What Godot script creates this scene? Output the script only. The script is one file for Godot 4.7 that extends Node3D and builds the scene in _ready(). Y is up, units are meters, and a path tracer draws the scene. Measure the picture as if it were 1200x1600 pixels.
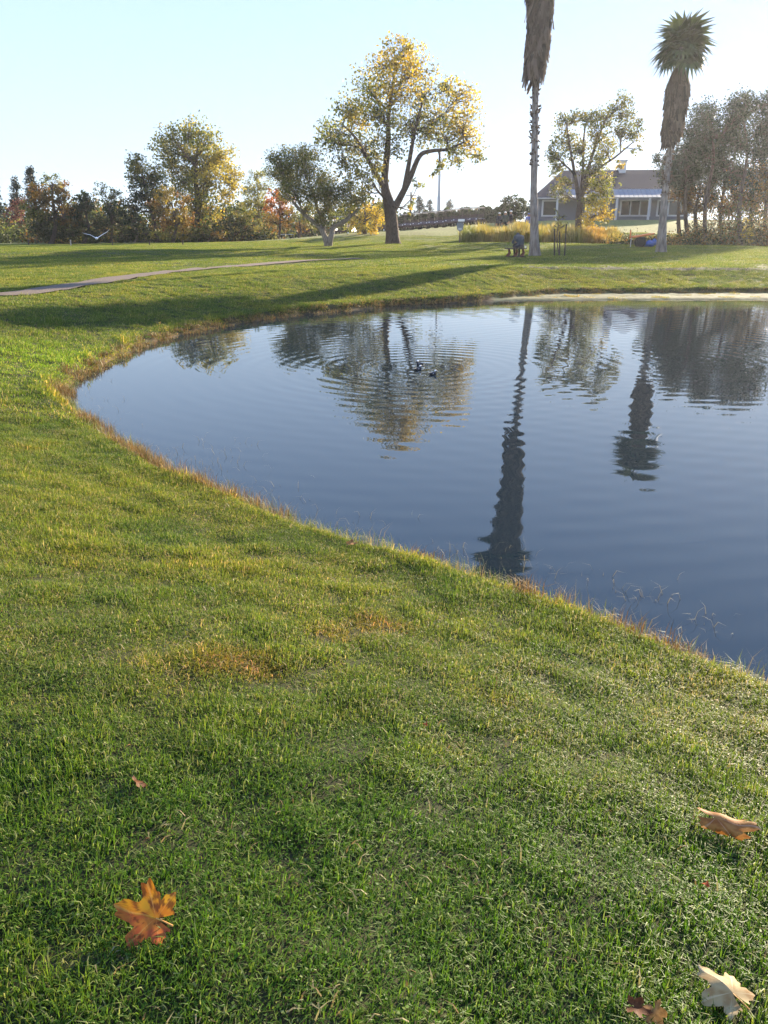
extends Node3D
# A golf course pond on a clear autumn morning. y up, the camera looks towards -z; "d" below is distance ahead (-z).

const EYE := 2.2            # eye height above the water
const PITCH := 0.349066     # 20 degrees down
const FPX := 1220.0         # focal length in pixels of the 1200 x 1600 photograph
const SUN_AZ := 36.5
const SUN_EL := 17.0

var rng := RandomNumberGenerator.new()
var mats := {}
var noise := FastNoiseLite.new()
var noise2 := FastNoiseLite.new()
var used := {}

# ------------------------------------------------------------------ small helpers
func smooth(a: float, b: float, x: float) -> float:
	var t := clampf((x - a) / (b - a), 0.0, 1.0)
	return t * t * (3.0 - 2.0 * t)

func gauss2(x: float, y: float) -> float:
	return exp(-(x * x + y * y))

func mpp(d: float, y: float = 1.0) -> float:          # metres per photograph pixel at distance d
	return (d * cos(PITCH) + (EYE - y) * sin(PITCH)) / FPX

func P(u: float, v: float, d: float) -> Vector3:      # a point seen at pixel (u, v), d metres ahead
	var fwd := FPX * cos(PITCH) - (v - 800.0) * sin(PITCH)
	var up := -FPX * sin(PITCH) - (v - 800.0) * cos(PITCH)
	return Vector3((u - 600.0) / fwd * d, EYE + up / fwd * d, -d)

func G(u: float, d: float) -> Vector3:                # a point of the ground at distance d
	var y := 1.0
	var x := 0.0
	for k in 4:
		x = (u - 600.0) * mpp(d, y)
		y = height(x, d)
	return Vector3(x, y, -d)

func lin(r: float, g: float, b: float) -> Color:
	return Color(r, g, b).linear_to_srgb()

func mat(called: String, c: Color, rough: float = 0.8, spec: float = 0.4, vertex: bool = false) -> StandardMaterial3D:
	var m := StandardMaterial3D.new()
	m.resource_name = called
	m.albedo_color = c
	m.roughness = rough
	m.metallic_specular = spec
	m.vertex_color_use_as_albedo = vertex
	m.cull_mode = BaseMaterial3D.CULL_DISABLED if vertex else BaseMaterial3D.CULL_BACK
	mats[called] = m
	return m

func noise_tex(freq: float, size: int, cols: Array, octaves: int = 4, sd: int = 1) -> NoiseTexture2D:
	var n := FastNoiseLite.new()
	n.seed = sd
	n.frequency = freq
	n.fractal_octaves = octaves
	var t := NoiseTexture2D.new()
	t.width = size
	t.height = size
	t.seamless = true
	t.noise = n
	var g := Gradient.new()
	g.offsets = PackedFloat32Array([0.25, 0.5, 0.75])
	g.colors = PackedColorArray(cols)
	t.color_ramp = g
	return t

func numbered(called: String) -> String:
	if not used.has(called):
		used[called] = 0
		return called
	used[called] += 1
	return "%s_%03d" % [called, used[called]]

func tag(o: Node, label: String, category: String, group: String = "", kind: String = "") -> Node:
	o.set_meta("label", label)
	o.set_meta("category", category)
	if group != "":
		o.set_meta("group", group)
	if kind != "":
		o.set_meta("kind", kind)
	return o

func thing(called: String, at: Vector3, label: String, category: String, group: String = "", turn: float = 0.0) -> Node3D:
	var o := Node3D.new()
	o.name = numbered(called)
	add_child(o)
	o.position = at
	o.rotation.y = turn
	tag(o, label, category, group)
	return o

func put(called: String, me: Mesh, m: Material, parent: Node3D = null) -> MeshInstance3D:
	var o := MeshInstance3D.new()
	o.mesh = me
	o.material_override = m
	if parent == null:
		o.name = numbered(called)
		add_child(o)
	else:
		o.name = called
		parent.add_child(o, true)
	return o

func copy(src: Node3D, at: Vector3, turn: float, label: String) -> Node3D:
	var base_name: String = src.name
	var o: Node3D = src.duplicate()
	o.name = numbered(base_name)
	add_child(o)
	o.position = at
	o.rotation.y = turn
	o.set_meta("label", label)
	return o

# collects triangles; smooth pieces carry normals, foliage carries none
class MB:
	var v := PackedVector3Array()
	var n := PackedVector3Array()
	var c := PackedColorArray()
	var i := PackedInt32Array()
	func tri(a: int, b: int, e: int) -> void:
		var g := (v[e] - v[a]).cross(v[b] - v[a])
		if g.dot(n[a] + n[b] + n[e]) < 0.0:
			i.append_array(PackedInt32Array([a, e, b]))
		else:
			i.append_array(PackedInt32Array([a, b, e]))
	func tube(pts: Array, radii: Array, sides: int, col: Color = Color.WHITE, cap: bool = true, squash: Array = []) -> void:
		var first := v.size()
		var count := pts.size()
		var side := Vector3.RIGHT
		for k in count:
			var t: Vector3 = (pts[mini(k + 1, count - 1)] - pts[maxi(k - 1, 0)])
			t = t.normalized() if t.length() > 1e-6 else Vector3.UP
			if k == 0:
				side = t.cross(Vector3.UP if absf(t.y) < 0.9 else Vector3.RIGHT).normalized()
			side = (side - t * side.dot(t)).normalized()
			var other := t.cross(side).normalized()
			var r: float = radii[k]
			var sq: float = squash[k] if squash.size() > k else 1.0
			for s in sides:
				var a := TAU * s / sides
				var q := side * cos(a) + other * sin(a) * sq
				v.append(pts[k] + q * r)
				n.append((side * cos(a) * sq + other * sin(a)).normalized())
				c.append(col)
		for k in count - 1:
			for s in sides:
				var a := first + k * sides + s
				var b := first + k * sides + (s + 1) % sides
				tri(a, b, a + sides)
				tri(b, b + sides, a + sides)
		if cap:
			for e in [0, count - 1]:
				var t: Vector3 = (pts[0] - pts[1]).normalized() if e == 0 else (pts[count - 1] - pts[count - 2]).normalized()
				var o := v.size()
				v.append(pts[e]); n.append(t); c.append(col)
				for s in sides:
					v.append(v[first + e * sides + s]); n.append(t); c.append(col)
				for s in sides:
					tri(o, o + 1 + s, o + 1 + (s + 1) % sides)
	func quad(p: Vector3, q: Vector3, r: Vector3, s: Vector3, col: Color = Color.WHITE, out: Vector3 = Vector3.ZERO) -> void:
		var g := (r - p).cross(q - p).normalized()
		if out != Vector3.ZERO and g.dot(out) < 0.0:
			g = -g
		var o := v.size()
		for x in [p, q, r, s]:
			v.append(x); n.append(g); c.append(col)
		tri(o, o + 1, o + 2)
		tri(o, o + 2, o + 3)
	func box(ce: Vector3, size: Vector3, col: Color = Color.WHITE, turn: Basis = Basis()) -> void:
		var h := size * 0.5
		for ax in 3:
			for sg in [-1.0, 1.0]:
				var nn := Vector3.ZERO
				nn[ax] = sg
				var a := Vector3.ZERO
				a[(ax + 1) % 3] = h[(ax + 1) % 3]
				var b := Vector3.ZERO
				b[(ax + 2) % 3] = h[(ax + 2) % 3]
				var m: Vector3 = nn * h
				quad(ce + turn * (m - a - b), ce + turn * (m + a - b), ce + turn * (m + a + b), ce + turn * (m - a + b), col, turn * nn)
	func slab(poly: Array, shift: Vector3, col: Color = Color.WHITE) -> void:   # a flat convex outline given thickness
		var mid := Vector3.ZERO
		for q in poly:
			mid += q
		mid = mid / poly.size() + shift * 0.5
		for k in poly.size():
			var a: Vector3 = poly[k]
			var b: Vector3 = poly[(k + 1) % poly.size()]
			quad(a, b, b + shift, a + shift, col, (a + b) * 0.5 + shift * 0.5 - mid)
		for e in [Vector3.ZERO, shift]:
			for k in range(1, poly.size() - 1):
				var o := v.size()
				for q in [poly[0] + e, poly[k] + e, poly[k + 1] + e]:
					v.append(q); n.append((-shift if e == Vector3.ZERO else shift).normalized()); c.append(col)
				tri(o, o + 1, o + 2)
	func ball(ce: Vector3, r: Vector3, seg: int = 10, col: Color = Color.WHITE) -> void:
		var first := v.size()
		for k in seg + 1:
			var a := PI * k / seg
			for s in seg * 2:
				var b := PI * s / seg
				var q := Vector3(sin(a) * cos(b), cos(a), sin(a) * sin(b))
				v.append(ce + q * r)
				n.append((q / r).normalized())
				c.append(col)
		for k in seg:
			for s in seg * 2:
				var a := first + k * seg * 2 + s
				var b := first + k * seg * 2 + (s + 1) % (seg * 2)
				tri(a, b, a + seg * 2)
				tri(b, b + seg * 2, a + seg * 2)
	func mesh() -> ArrayMesh:
		var arr := []
		arr.resize(Mesh.ARRAY_MAX)
		arr[Mesh.ARRAY_VERTEX] = v
		if n.size() == v.size():
			arr[Mesh.ARRAY_NORMAL] = n
		if c.size() == v.size():
			arr[Mesh.ARRAY_COLOR] = c
		arr[Mesh.ARRAY_INDEX] = i
		var me := ArrayMesh.new()
		me.add_surface_from_arrays(Mesh.PRIMITIVE_TRIANGLES, arr)
		return me

func boxes(list: Array) -> ArrayMesh:
	var m := MB.new()
	for b in list:
		m.box(b[0], b[1])
	return m.mesh()

# ------------------------------------------------------------------ the lie of the land
var shore := PackedVector2Array()      # (x, d)
const SX0 := -16.0
const SD0 := -8.0
const SSTEP := 0.2
const SNX := 241
const SND := 201
var sdf := PackedFloat32Array()

func make_shore() -> void:
	var pts := [[2.2, 3.25], [1.95, 3.42], [1.62, 3.72], [1.26, 4.12], [0.88, 4.45], [0.46, 4.83], [0.03, 5.14], [-0.44, 5.5], [-0.94, 5.98], [-1.42, 6.5], [-2.05, 7.08], [-2.65, 7.95],
		[-3.42, 9.05], [-4.12, 10.1], [-4.55, 11.2], [-4.75, 12.2], [-4.8, 13.74], [-4.75, 15.75], [-4.35, 17.6], [-3.55, 19.45], [-2.1, 21.65], [0.0, 23.75], [1.97, 24.9], [3.7, 25.9],
		[7.25, 26.09], [12.54, 26.33], [18.0, 25.8], [24.0, 23.0], [27.0, 17.0], [26.5, 9.0], [22.0, 3.0], [15.0, 0.0], [9.0, 0.2], [5.0, 1.5], [3.2, 2.5]]
	for k in pts.size():
		var a := Vector2(pts[k][0], pts[k][1])
		var b := Vector2(pts[(k + 1) % pts.size()][0], pts[(k + 1) % pts.size()][1])
		shore.append(a)
		var mid := (a + b) * 0.5
		var w := noise.get_noise_2d(mid.x * 60.0, mid.y * 60.0) * minf(0.25, a.distance_to(b) * 0.12)
		shore.append(mid + (b - a).orthogonal().normalized() * w)
	sdf.resize(SNX * SND)
	for j in SND:
		for i in SNX:
			var q := Vector2(SX0 + i * SSTEP, SD0 + j * SSTEP)
			var best := 1e9
			for k in shore.size():
				var a := shore[k]
				var ab := shore[(k + 1) % shore.size()] - a
				var t := clampf((q - a).dot(ab) / ab.length_squared(), 0.0, 1.0)
				best = minf(best, (a + ab * t).distance_squared_to(q))
			best = sqrt(best)
			sdf[j * SNX + i] = -best if Geometry2D.is_point_in_polygon(q, shore) else best

func shore_dist(x: float, d: float) -> float:      # positive on land
	var fx := (x - SX0) / SSTEP
	var fd := (d - SD0) / SSTEP
	if fx < 0.0 or fd < 0.0 or fx >= SNX - 1 or fd >= SND - 1:
		return 9.0
	var i := int(fx)
	var j := int(fd)
	fx -= i
	fd -= j
	var k := j * SNX + i
	return lerpf(lerpf(sdf[k], sdf[k + 1], fx), lerpf(sdf[k + SNX], sdf[k + SNX + 1], fx), fd)

func shelf(x: float, d: float) -> float:           # width of the pale mud shelf along the far right shore
	return 1.9 * smooth(2.5, 6.5, x) * smooth(19.0, 23.0, d)

func plateau(x: float, d: float) -> float:
	var h := 0.60 + 0.14 * smooth(6.0, 34.0, d) + 0.1 * smooth(38.0, 48.0, d) + 0.16 * smooth(48.0, 62.0, d) * smooth(-30.0, -5.0, x)
	h += 2.0 * smooth(-14.0, 22.0, x) * smooth(60.0, 88.0, d)
	h += 0.45 * gauss2((x + 2.0) / 8.0, (d - 76.0) / 7.0)
	h += 0.2 * gauss2((x + 16.0) / 11.0, (d - 47.0) / 3.0)
	h += 0.25 * gauss2((x - 8.0) / 10.0, (d - 57.0) / 3.5)
	h -= 0.35 * gauss2((x - 22.0) / 9.0, (d - 63.0) / 2.5)
	h += 0.09 * noise.get_noise_2d(x * 8.0, d * 8.0) * smooth(2.0, 9.0, d)
	return h

func height(x: float, d: float) -> float:
	var s := shore_dist(x, d)
	if s <= 0.0:
		return maxf(-0.5, s * 0.5) - 0.02
	var sh := shelf(x, d)
	var h := plateau(x, d)
	var t := s - sh
	var lip := 0.17 + 0.06 * smooth(16.0, 24.0, d)
	var prof := lip * smooth(0.0, 0.25, t) + (1.0 - lip) * smooth(0.05, 3.4 if d < 14.0 else 5.0, t)
	var low := 0.05 * smooth(0.0, 0.3, s) + 0.03 * smooth(0.3, 2.5, s)
	var r := low + (h - low) * prof
	if d < 34.0:
		var a := smooth(0.1, 0.8, s)
		r += a * (0.03 * noise.get_noise_2d(x * 100.0, d * 100.0) + 0.022 * noise2.get_noise_2d(x * 260.0, d * 260.0))
	return r

func normal_at(x: float, d: float) -> Vector3:
	var e := 0.08
	var hx := height(x + e, d) - height(x - e, d)
	var hd := height(x, d + e) - height(x, d - e)
	return Vector3(-hx / (2.0 * e), 1.0, hd / (2.0 * e)).normalized()

var path_line := []      # centre line of the cart path (x, d)

func path_dist(x: float, d: float) -> float:
	var best := 99.0
	var q := Vector2(x, d)
	for k in path_line.size() - 1:
		var a: Vector2 = path_line[k]
		var ab: Vector2 = path_line[k + 1] - a
		var t := clampf((q - a).dot(ab) / ab.length_squared(), 0.0, 1.0)
		best = minf(best, (a + ab * t).distance_to(q))
	return best

func lines(list: Array) -> PackedFloat32Array:     # [from, to, step, to, step ...]
	var r := PackedFloat32Array()
	var x: float = list[0]
	var k := 1
	while k < list.size():
		var to: float = list[k]
		var st: float = list[k + 1]
		while x < to - st * 0.5:
			r.append(x)
			x += st
		x = to
		k += 2
	r.append(x)
	return r

func ground_color(x: float, d: float) -> Color:
	var s := shore_dist(x, d)
	if s <= 0.0:
		return Color(0.05, 0.042, 0.026)
	var sh := shelf(x, d)
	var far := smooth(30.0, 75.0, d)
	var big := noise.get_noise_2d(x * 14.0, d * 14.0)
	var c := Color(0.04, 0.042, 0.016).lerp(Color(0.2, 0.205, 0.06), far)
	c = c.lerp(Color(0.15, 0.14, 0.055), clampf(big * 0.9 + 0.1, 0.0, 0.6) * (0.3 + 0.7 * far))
	var t := s - sh
	c = c.lerp(Color(0.13, 0.08, 0.042), (1.0 - smooth(0.04, 0.18, t)) * 0.9)
	if sh > 0.3 and t < 0.0:
		c = Color(0.17, 0.165, 0.085) * (0.85 + 0.3 * noise2.get_noise_2d(x * 60.0, d * 60.0))
	c.a = 1.0
	return c

func make_ground() -> void:
	var xs := lines([-420.0, -60.0, 20.0, -18.0, 1.5, -6.5, 0.4, 13.5, 0.14, 30.0, 0.5, 64.0, 1.5, 420.0, 20.0])
	var ds := lines([-12.0, 0.0, 0.5, 29.0, 0.14, 34.0, 0.3, 60.0, 0.8, 120.0, 1.5, 700.0, 25.0])
	var nx := xs.size()
	var nd := ds.size()
	var m := MB.new()
	for j in nd:
		for i in nx:
			m.v.append(Vector3(xs[i], height(xs[i], ds[j]), -ds[j]))
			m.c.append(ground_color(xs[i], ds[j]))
	m.n.resize(nx * nd)
	for j in nd:
		for i in nx:
			var a := m.v[j * nx + mini(i + 1, nx - 1)] - m.v[j * nx + maxi(i - 1, 0)]
			var b := m.v[mini(j + 1, nd - 1) * nx + i] - m.v[maxi(j - 1, 0) * nx + i]
			m.n[j * nx + i] = a.cross(b).normalized()
	for j in nd - 1:
		for i in nx - 1:
			var k := j * nx + i
			m.i.append_array(PackedInt32Array([k, k + nx, k + 1, k + 1, k + nx, k + nx + 1]))
	var g := mat("turf", Color.WHITE, 0.9, 0.25, true)
	g.albedo_texture = noise_tex(0.02, 512, [lin(0.55, 0.55, 0.5), lin(0.8, 0.82, 0.75), Color.WHITE], 5, 3)
	g.uv1_triplanar = true
	g.uv1_world_triplanar = true
	g.uv1_scale = Vector3.ONE * 0.35
	var o := put("ground", m.mesh(), g)
	tag(o, "mown grass course sloping down to the pond bank", "ground", "", "structure")

func make_path() -> void:
	var m := MB.new()
	var last := path_line.size() - 1
	var rows := []
	for k in last:
		var steps := 10
		for q in steps + (1 if k == last - 1 else 0):
			rows.append([k, float(q) / steps])
	var across := 8
	for r in rows:
		var k: int = r[0]
		var a: Vector2 = path_line[k]
		var b: Vector2 = path_line[k + 1]
		var p0: Vector2 = path_line[maxi(k - 1, 0)]
		var p3: Vector2 = path_line[mini(k + 2, last)]
		var c := a.cubic_interpolate(b, p0, p3, r[1])
		var t := (b - a).normalized()
		for w in across + 1:
			var o := c + t.orthogonal() * (float(w) / across - 0.5) * 0.9
			m.v.append(Vector3(o.x, height(o.x, o.y) + 0.035, -o.y))
			m.n.append(Vector3.UP)
			m.c.append(Color.WHITE)
	for j in rows.size() - 1:
		for w in across:
			var k := j * (across + 1) + w
			m.tri(k, k + 1, k + across + 1)
			m.tri(k + 1, k + across + 2, k + across + 1)
	var pm := mat("asphalt", lin(0.17, 0.125, 0.09), 0.95, 0.3)
	pm.albedo_texture = noise_tex(0.05, 512, [lin(0.6, 0.6, 0.6), lin(0.85, 0.85, 0.85), Color.WHITE], 5, 8)
	pm.uv1_triplanar = true
	pm.uv1_world_triplanar = true
	pm.uv1_scale = Vector3.ONE * 0.6
	pm.cull_mode = BaseMaterial3D.CULL_DISABLED
	tag(put("cart_path", m.mesh(), pm), "worn brownish grey asphalt cart path curving across the lawn", "path", "", "structure")

# ------------------------------------------------------------------ water
func make_water() -> void:
	var w := 1600
	var h := 1160
	var x0 := -12.0
	var d0 := 0.5
	var wide := 40.0
	var deep := 29.0
	# rings that spread from the swimming ducks and from two rises elsewhere
	var src := [[0.62, 13.1, 0.30, 0.0150, 0.0], [5.6, 14.0, 0.34, 0.0095, 1.3], [3.4, 17.6, 0.21, 0.0050, 2.0]]
	var data := PackedFloat32Array()
	data.resize(w * h * 3)
	var cn := FastNoiseLite.new()
	cn.seed = 5
	cn.frequency = 0.012
	cn.fractal_octaves = 3
	var chop: Image = cn.get_image(w, h, false, false, false)
	var cb := chop.get_data()
	var k := 0
	var ph := 0.0
	for j in h:
		var d := d0 + (j + 0.5) / h * deep
		for i in w:
			var x := x0 + (i + 0.5) / w * wide
			var sx := 0.0
			var sd := 0.0
			var wob := float(cb[j * w + i]) / 255.0 - 0.5
			for s in src:
				var dx: float = x - s[0]
				var dd: float = d - s[1]
				var r := sqrt(dx * dx + dd * dd) + 0.15
				var fade: float = s[3] * (1.0 / (1.0 + r * 0.05)) * (0.7 + 0.3 * sin(r * 0.9 + s[4] + wob * 2.0))
				var q: float = fade * sin(TAU / s[2] * (r + wob * 0.1) * (1.0 - 0.008 * r) + s[4]) / r
				sx += dx * q
				sd += dd * q
			data[k] = 0.5 + 0.5 * sx * 20.0
			data[k + 1] = 0.5 - 0.5 * sd * 20.0
			data[k + 2] = 1.0
			k += 3
	var im := Image.create_from_data(w, h, false, Image.FORMAT_RGBF, data.to_byte_array())
	var m := MB.new()
	m.v = PackedVector3Array([Vector3(x0, 0, -d0), Vector3(x0 + wide, 0, -d0), Vector3(x0 + wide, 0, -d0 - deep), Vector3(x0, 0, -d0 - deep)])
	m.n = PackedVector3Array([Vector3.UP, Vector3.UP, Vector3.UP, Vector3.UP])
	m.i = PackedInt32Array([0, 3, 2, 0, 2, 1])
	var arr := []
	arr.resize(Mesh.ARRAY_MAX)
	arr[Mesh.ARRAY_VERTEX] = m.v
	arr[Mesh.ARRAY_NORMAL] = m.n
	arr[Mesh.ARRAY_TEX_UV] = PackedVector2Array([Vector2(0, 0), Vector2(1, 0), Vector2(1, 1), Vector2(0, 1)])
	arr[Mesh.ARRAY_INDEX] = m.i
	var me := ArrayMesh.new()
	me.add_surface_from_arrays(Mesh.PRIMITIVE_TRIANGLES, arr)
	var wm := mat("pond_water", lin(0.010, 0.018, 0.024), 0.015, 0.48)
	wm.normal_enabled = true
	wm.normal_texture = ImageTexture.create_from_image(im)
	wm.normal_scale = 0.05
	wm.texture_repeat = false
	tag(put("water", me, wm), "still dark pond mirroring trees and sky with faint rings", "water", "", "structure")

# ------------------------------------------------------------------ grass
func blade_patch(count: int, radius: float, hmin: float, hmax: float, wide: float, lean: float, cols: Array, oval: float = 0.0) -> ArrayMesh:
	var m := MB.new()
	for k in count:
		var a := rng.randf() * TAU
		var r := sqrt(rng.randf()) * radius
		var p := Vector3(cos(a) * r, -0.006, sin(a) * r)
		var f := rng.randf() * TAU
		var fwd := Vector3(cos(f), 0, sin(f))
		var side := Vector3(-sin(f), 0, cos(f)).rotated(Vector3.UP, rng.randf_range(-0.6, 0.6))
		var h := lerpf(hmin, hmax, pow(rng.randf(), 1.5))
		var l := lean * rng.randf_range(0.2, 1.4)
		var w := wide * rng.randf_range(0.6, 1.25)
		var c: Color = cols[rng.randi() % cols.size()] * rng.randf_range(0.7, 1.3)
		c.a = 1.0
		var o := m.v.size()
		if rng.randf() < oval:      # a small broad leaf of clover or plantain on a short stalk
			var up := Vector3(0, h * 0.45, 0) + fwd * h * 0.2
			var tip := (fwd + Vector3(0, rng.randf_range(-0.4, 0.9), 0)).normalized() * wide * rng.randf_range(2.5, 4.5)
			m.v.append_array(PackedVector3Array([p + up, p + up + tip * 0.5 + side * w * 1.3, p + up + tip, p + up + tip * 0.5 - side * w * 1.3]))
			for q in 4:
				m.c.append(c)
			m.i.append_array(PackedInt32Array([o, o + 1, o + 2, o, o + 2, o + 3]))
			continue
		var mid := p + Vector3(0, h * 0.6, 0) + fwd * h * l * 0.35
		var tip2 := p + Vector3(0, h * (1.0 - 0.35 * minf(l, 1.5)), 0) + fwd * h * l
		m.v.append_array(PackedVector3Array([p - side * w * 0.5, p + side * w * 0.5, mid - side * w * 0.42, mid + side * w * 0.42, tip2]))
		for q in 5:
			m.c.append(c)
		m.i.append_array(PackedInt32Array([o, o + 1, o + 2, o + 1, o + 3, o + 2, o + 2, o + 3, o + 4]))
	return m.mesh()

func scatter(called: String, me: Mesh, m: Material, where: Array, tints: Array, parent: Node3D) -> void:
	if where.is_empty():
		return
	var mm := MultiMesh.new()
	mm.transform_format = MultiMesh.TRANSFORM_3D
	mm.use_colors = true
	mm.mesh = me
	mm.instance_count = where.size()
	for k in where.size():
		mm.set_instance_transform(k, where[k])
		mm.set_instance_color(k, tints[k])
	var o := MultiMeshInstance3D.new()
	o.name = called
	o.multimesh = mm
	o.material_override = m
	parent.add_child(o, true)

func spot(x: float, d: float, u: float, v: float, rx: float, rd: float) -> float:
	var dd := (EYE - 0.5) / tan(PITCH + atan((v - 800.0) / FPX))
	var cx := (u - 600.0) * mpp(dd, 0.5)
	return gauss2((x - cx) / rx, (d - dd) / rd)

func grass_tint(x: float, d: float) -> Color:
	var a := noise.get_noise_2d(x * 22.0, d * 22.0)
	var b := noise2.get_noise_2d(x * 70.0, d * 70.0)
	var c := Color(1.0, 1.0, 1.0)
	c = c.lerp(Color(1.55, 1.25, 1.0), clampf(a * 1.6 + 0.15, 0.0, 1.0) * 0.8)       # yellower sward
	c = c.lerp(Color(0.55, 0.75, 0.7), clampf(b * 2.2, 0.0, 1.0) * 0.7)              # lush dark patches
	var f := noise2.get_noise_2d(x * 200.0 + 70.0, d * 200.0)
	c = c.lerp(Color(1.6, 1.3, 1.1), clampf(f * 2.4 - 0.1, 0.0, 1.0) * 0.6)           # tufts of another grass
	c = c.lerp(Color(1.25, 0.95, 0.9), clampf(-f * 2.6 - 0.3, 0.0, 1.0) * 0.4)
	c = c.lerp(Color(1.9, 1.25, 0.9), clampf(-b * 2.4 - 0.8, 0.0, 1.0) * 0.8)        # thin dry spots
	c = c.lerp(Color(0.52, 0.8, 0.45), 0.85 * minf(1.0, spot(x, d, 420.0, 1420.0, 1.6, 0.8) + 0.6 * spot(x, d, 1000.0, 1350.0, 0.8, 0.5)))      # lusher green, with foreground shade painted in as a darker tint
	if d < 9.0:
		var br := spot(x, d, 375.0, 1028.0, 0.22, 0.16) + 0.7 * spot(x, d, 525.0, 945.0, 0.2, 0.16) + 0.8 * spot(x, d, 600.0, 915.0, 0.2, 0.14) + 0.5 * spot(x, d, 780.0, 1040.0, 0.15, 0.12)
		c = c.lerp(Color(2.1, 0.95, 0.9), clampf(br * 1.3 - 0.3, 0.0, 1.0) * 0.8)
	c = c.lerp(Color(1.6, 1.75, 0.8), spot(x, d, 75.0, 535.0, 1.3, 1.5) * 0.9)        # the bright green patch on the far left bank
	var t := shore_dist(x, d) - shelf(x, d)
	c = c.lerp(Color(3.0, 1.5, 1.0), (1.0 - smooth(0.05, 0.25, t)) * 0.45)
	c.a = 1.0
	return c

func make_grass() -> void:
	var g := mat("grass_blade", Color.WHITE, 0.5, 0.27, true)
	g.backlight_enabled = true
	g.backlight = lin(0.95, 0.95, 0.6)
	var root := thing("lawn_grass", Vector3.ZERO, "mown green grass covering the course around the pond", "grass")
	root.set_meta("kind", "stuff")
	var gr := [Color(0.118, 0.174, 0.025), Color(0.132, 0.19, 0.028), Color(0.17, 0.214, 0.036), Color(0.088, 0.142, 0.022), Color(0.142, 0.184, 0.034), Color(0.21, 0.224, 0.05), Color(0.104, 0.159, 0.025), Color(0.076, 0.13, 0.02), Color(0.32, 0.28, 0.14)]
	# [near, far, spacing, variants, blades, radius, hmin, hmax, width, lean, margin, broad leaves]
	var sets := [[0.5, 8.6, 0.05, 6, 84, 0.075, 0.014, 0.044, 0.0032, 0.9, 1.4, 0.16], [8.4, 32.0, 0.17, 3, 150, 0.19, 0.015, 0.055, 0.0068, 0.8, 3.0, 0.06], [31.5, 72.0, 0.6, 2, 330, 0.6, 0.02, 0.055, 0.015, 0.8, 4.0, 0.0]]
	for s in sets:
		var meshes := []
		var where := []
		var tints := []
		for k in int(s[3]):
			meshes.append(blade_patch(s[4], s[5], s[6], s[7], s[8], s[9], gr, s[11]))
			where.append([])
			tints.append([])
		var st: float = s[2]
		var d: float = s[0]
		while d < s[1]:
			var half: float = 0.55 * d + s[10]
			var x := -half
			while x < half:
				var px := x + rng.randf_range(-0.5, 0.5) * st
				var pd := d + rng.randf_range(-0.5, 0.5) * st
				x += st
				var sd := shore_dist(px, pd)
				var t := sd - shelf(px, pd)
				if sd < 0.03 or (t < 0.02 and rng.randf() < 0.9) or (pd > 16.0 and t < 0.16 and rng.randf() < 0.6):
					continue
				if pd > 15.0 and px < 2.0 and path_dist(px, pd) < 0.4 + rng.randf() * 0.15:
					continue
				var n := normal_at(px, pd) if pd < 32.0 else Vector3.UP
				var b := Basis(Quaternion(Vector3.UP, n)) * Basis(Vector3.UP, rng.randf() * TAU)
				var lush := 1.05 + 0.7 * noise2.get_noise_2d(px * 45.0 + 300.0, pd * 45.0) + 0.7 * noise2.get_noise_2d(px * 240.0, pd * 240.0 + 90.0)
				if sd < 0.4:
					lush *= 1.25
				b = b.scaled(Vector3(1, clampf(lush, 0.8, 1.75) * rng.randf_range(0.65, 1.35), 1))
				var k: int = rng.randi() % int(s[3])
				where[k].append(Transform3D(b, Vector3(px, height(px, pd), -pd)))
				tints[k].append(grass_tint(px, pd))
			d += st
		for k in int(s[3]):
			scatter("blades", meshes[k], g, where[k], tints[k], root)
	# dry pale clippings and bits of straw lying in the near lawn
	var straw := blade_patch(5, 0.05, 0.012, 0.035, 0.004, 1.6, [Color(0.3, 0.25, 0.12), Color(0.38, 0.32, 0.17), Color(0.22, 0.15, 0.07)], 0.15)
	var sw := []
	var stn := []
	for k in 1100:
		var d := 0.7 + 7.0 * pow(rng.randf(), 0.8)
		var x := rng.randf_range(-1, 1) * (0.55 * d + 0.8)
		if shore_dist(x, d) < 0.15 or noise2.get_noise_2d(x * 45.0, d * 45.0) < -0.05 + rng.randf() * 0.15:
			continue
		sw.append(Transform3D(Basis(Vector3.UP, rng.randf() * TAU), Vector3(x, height(x, d) + 0.012, -d)))
		stn.append(Color.WHITE)
	scatter("straw", straw, g, sw, stn, root)

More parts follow.
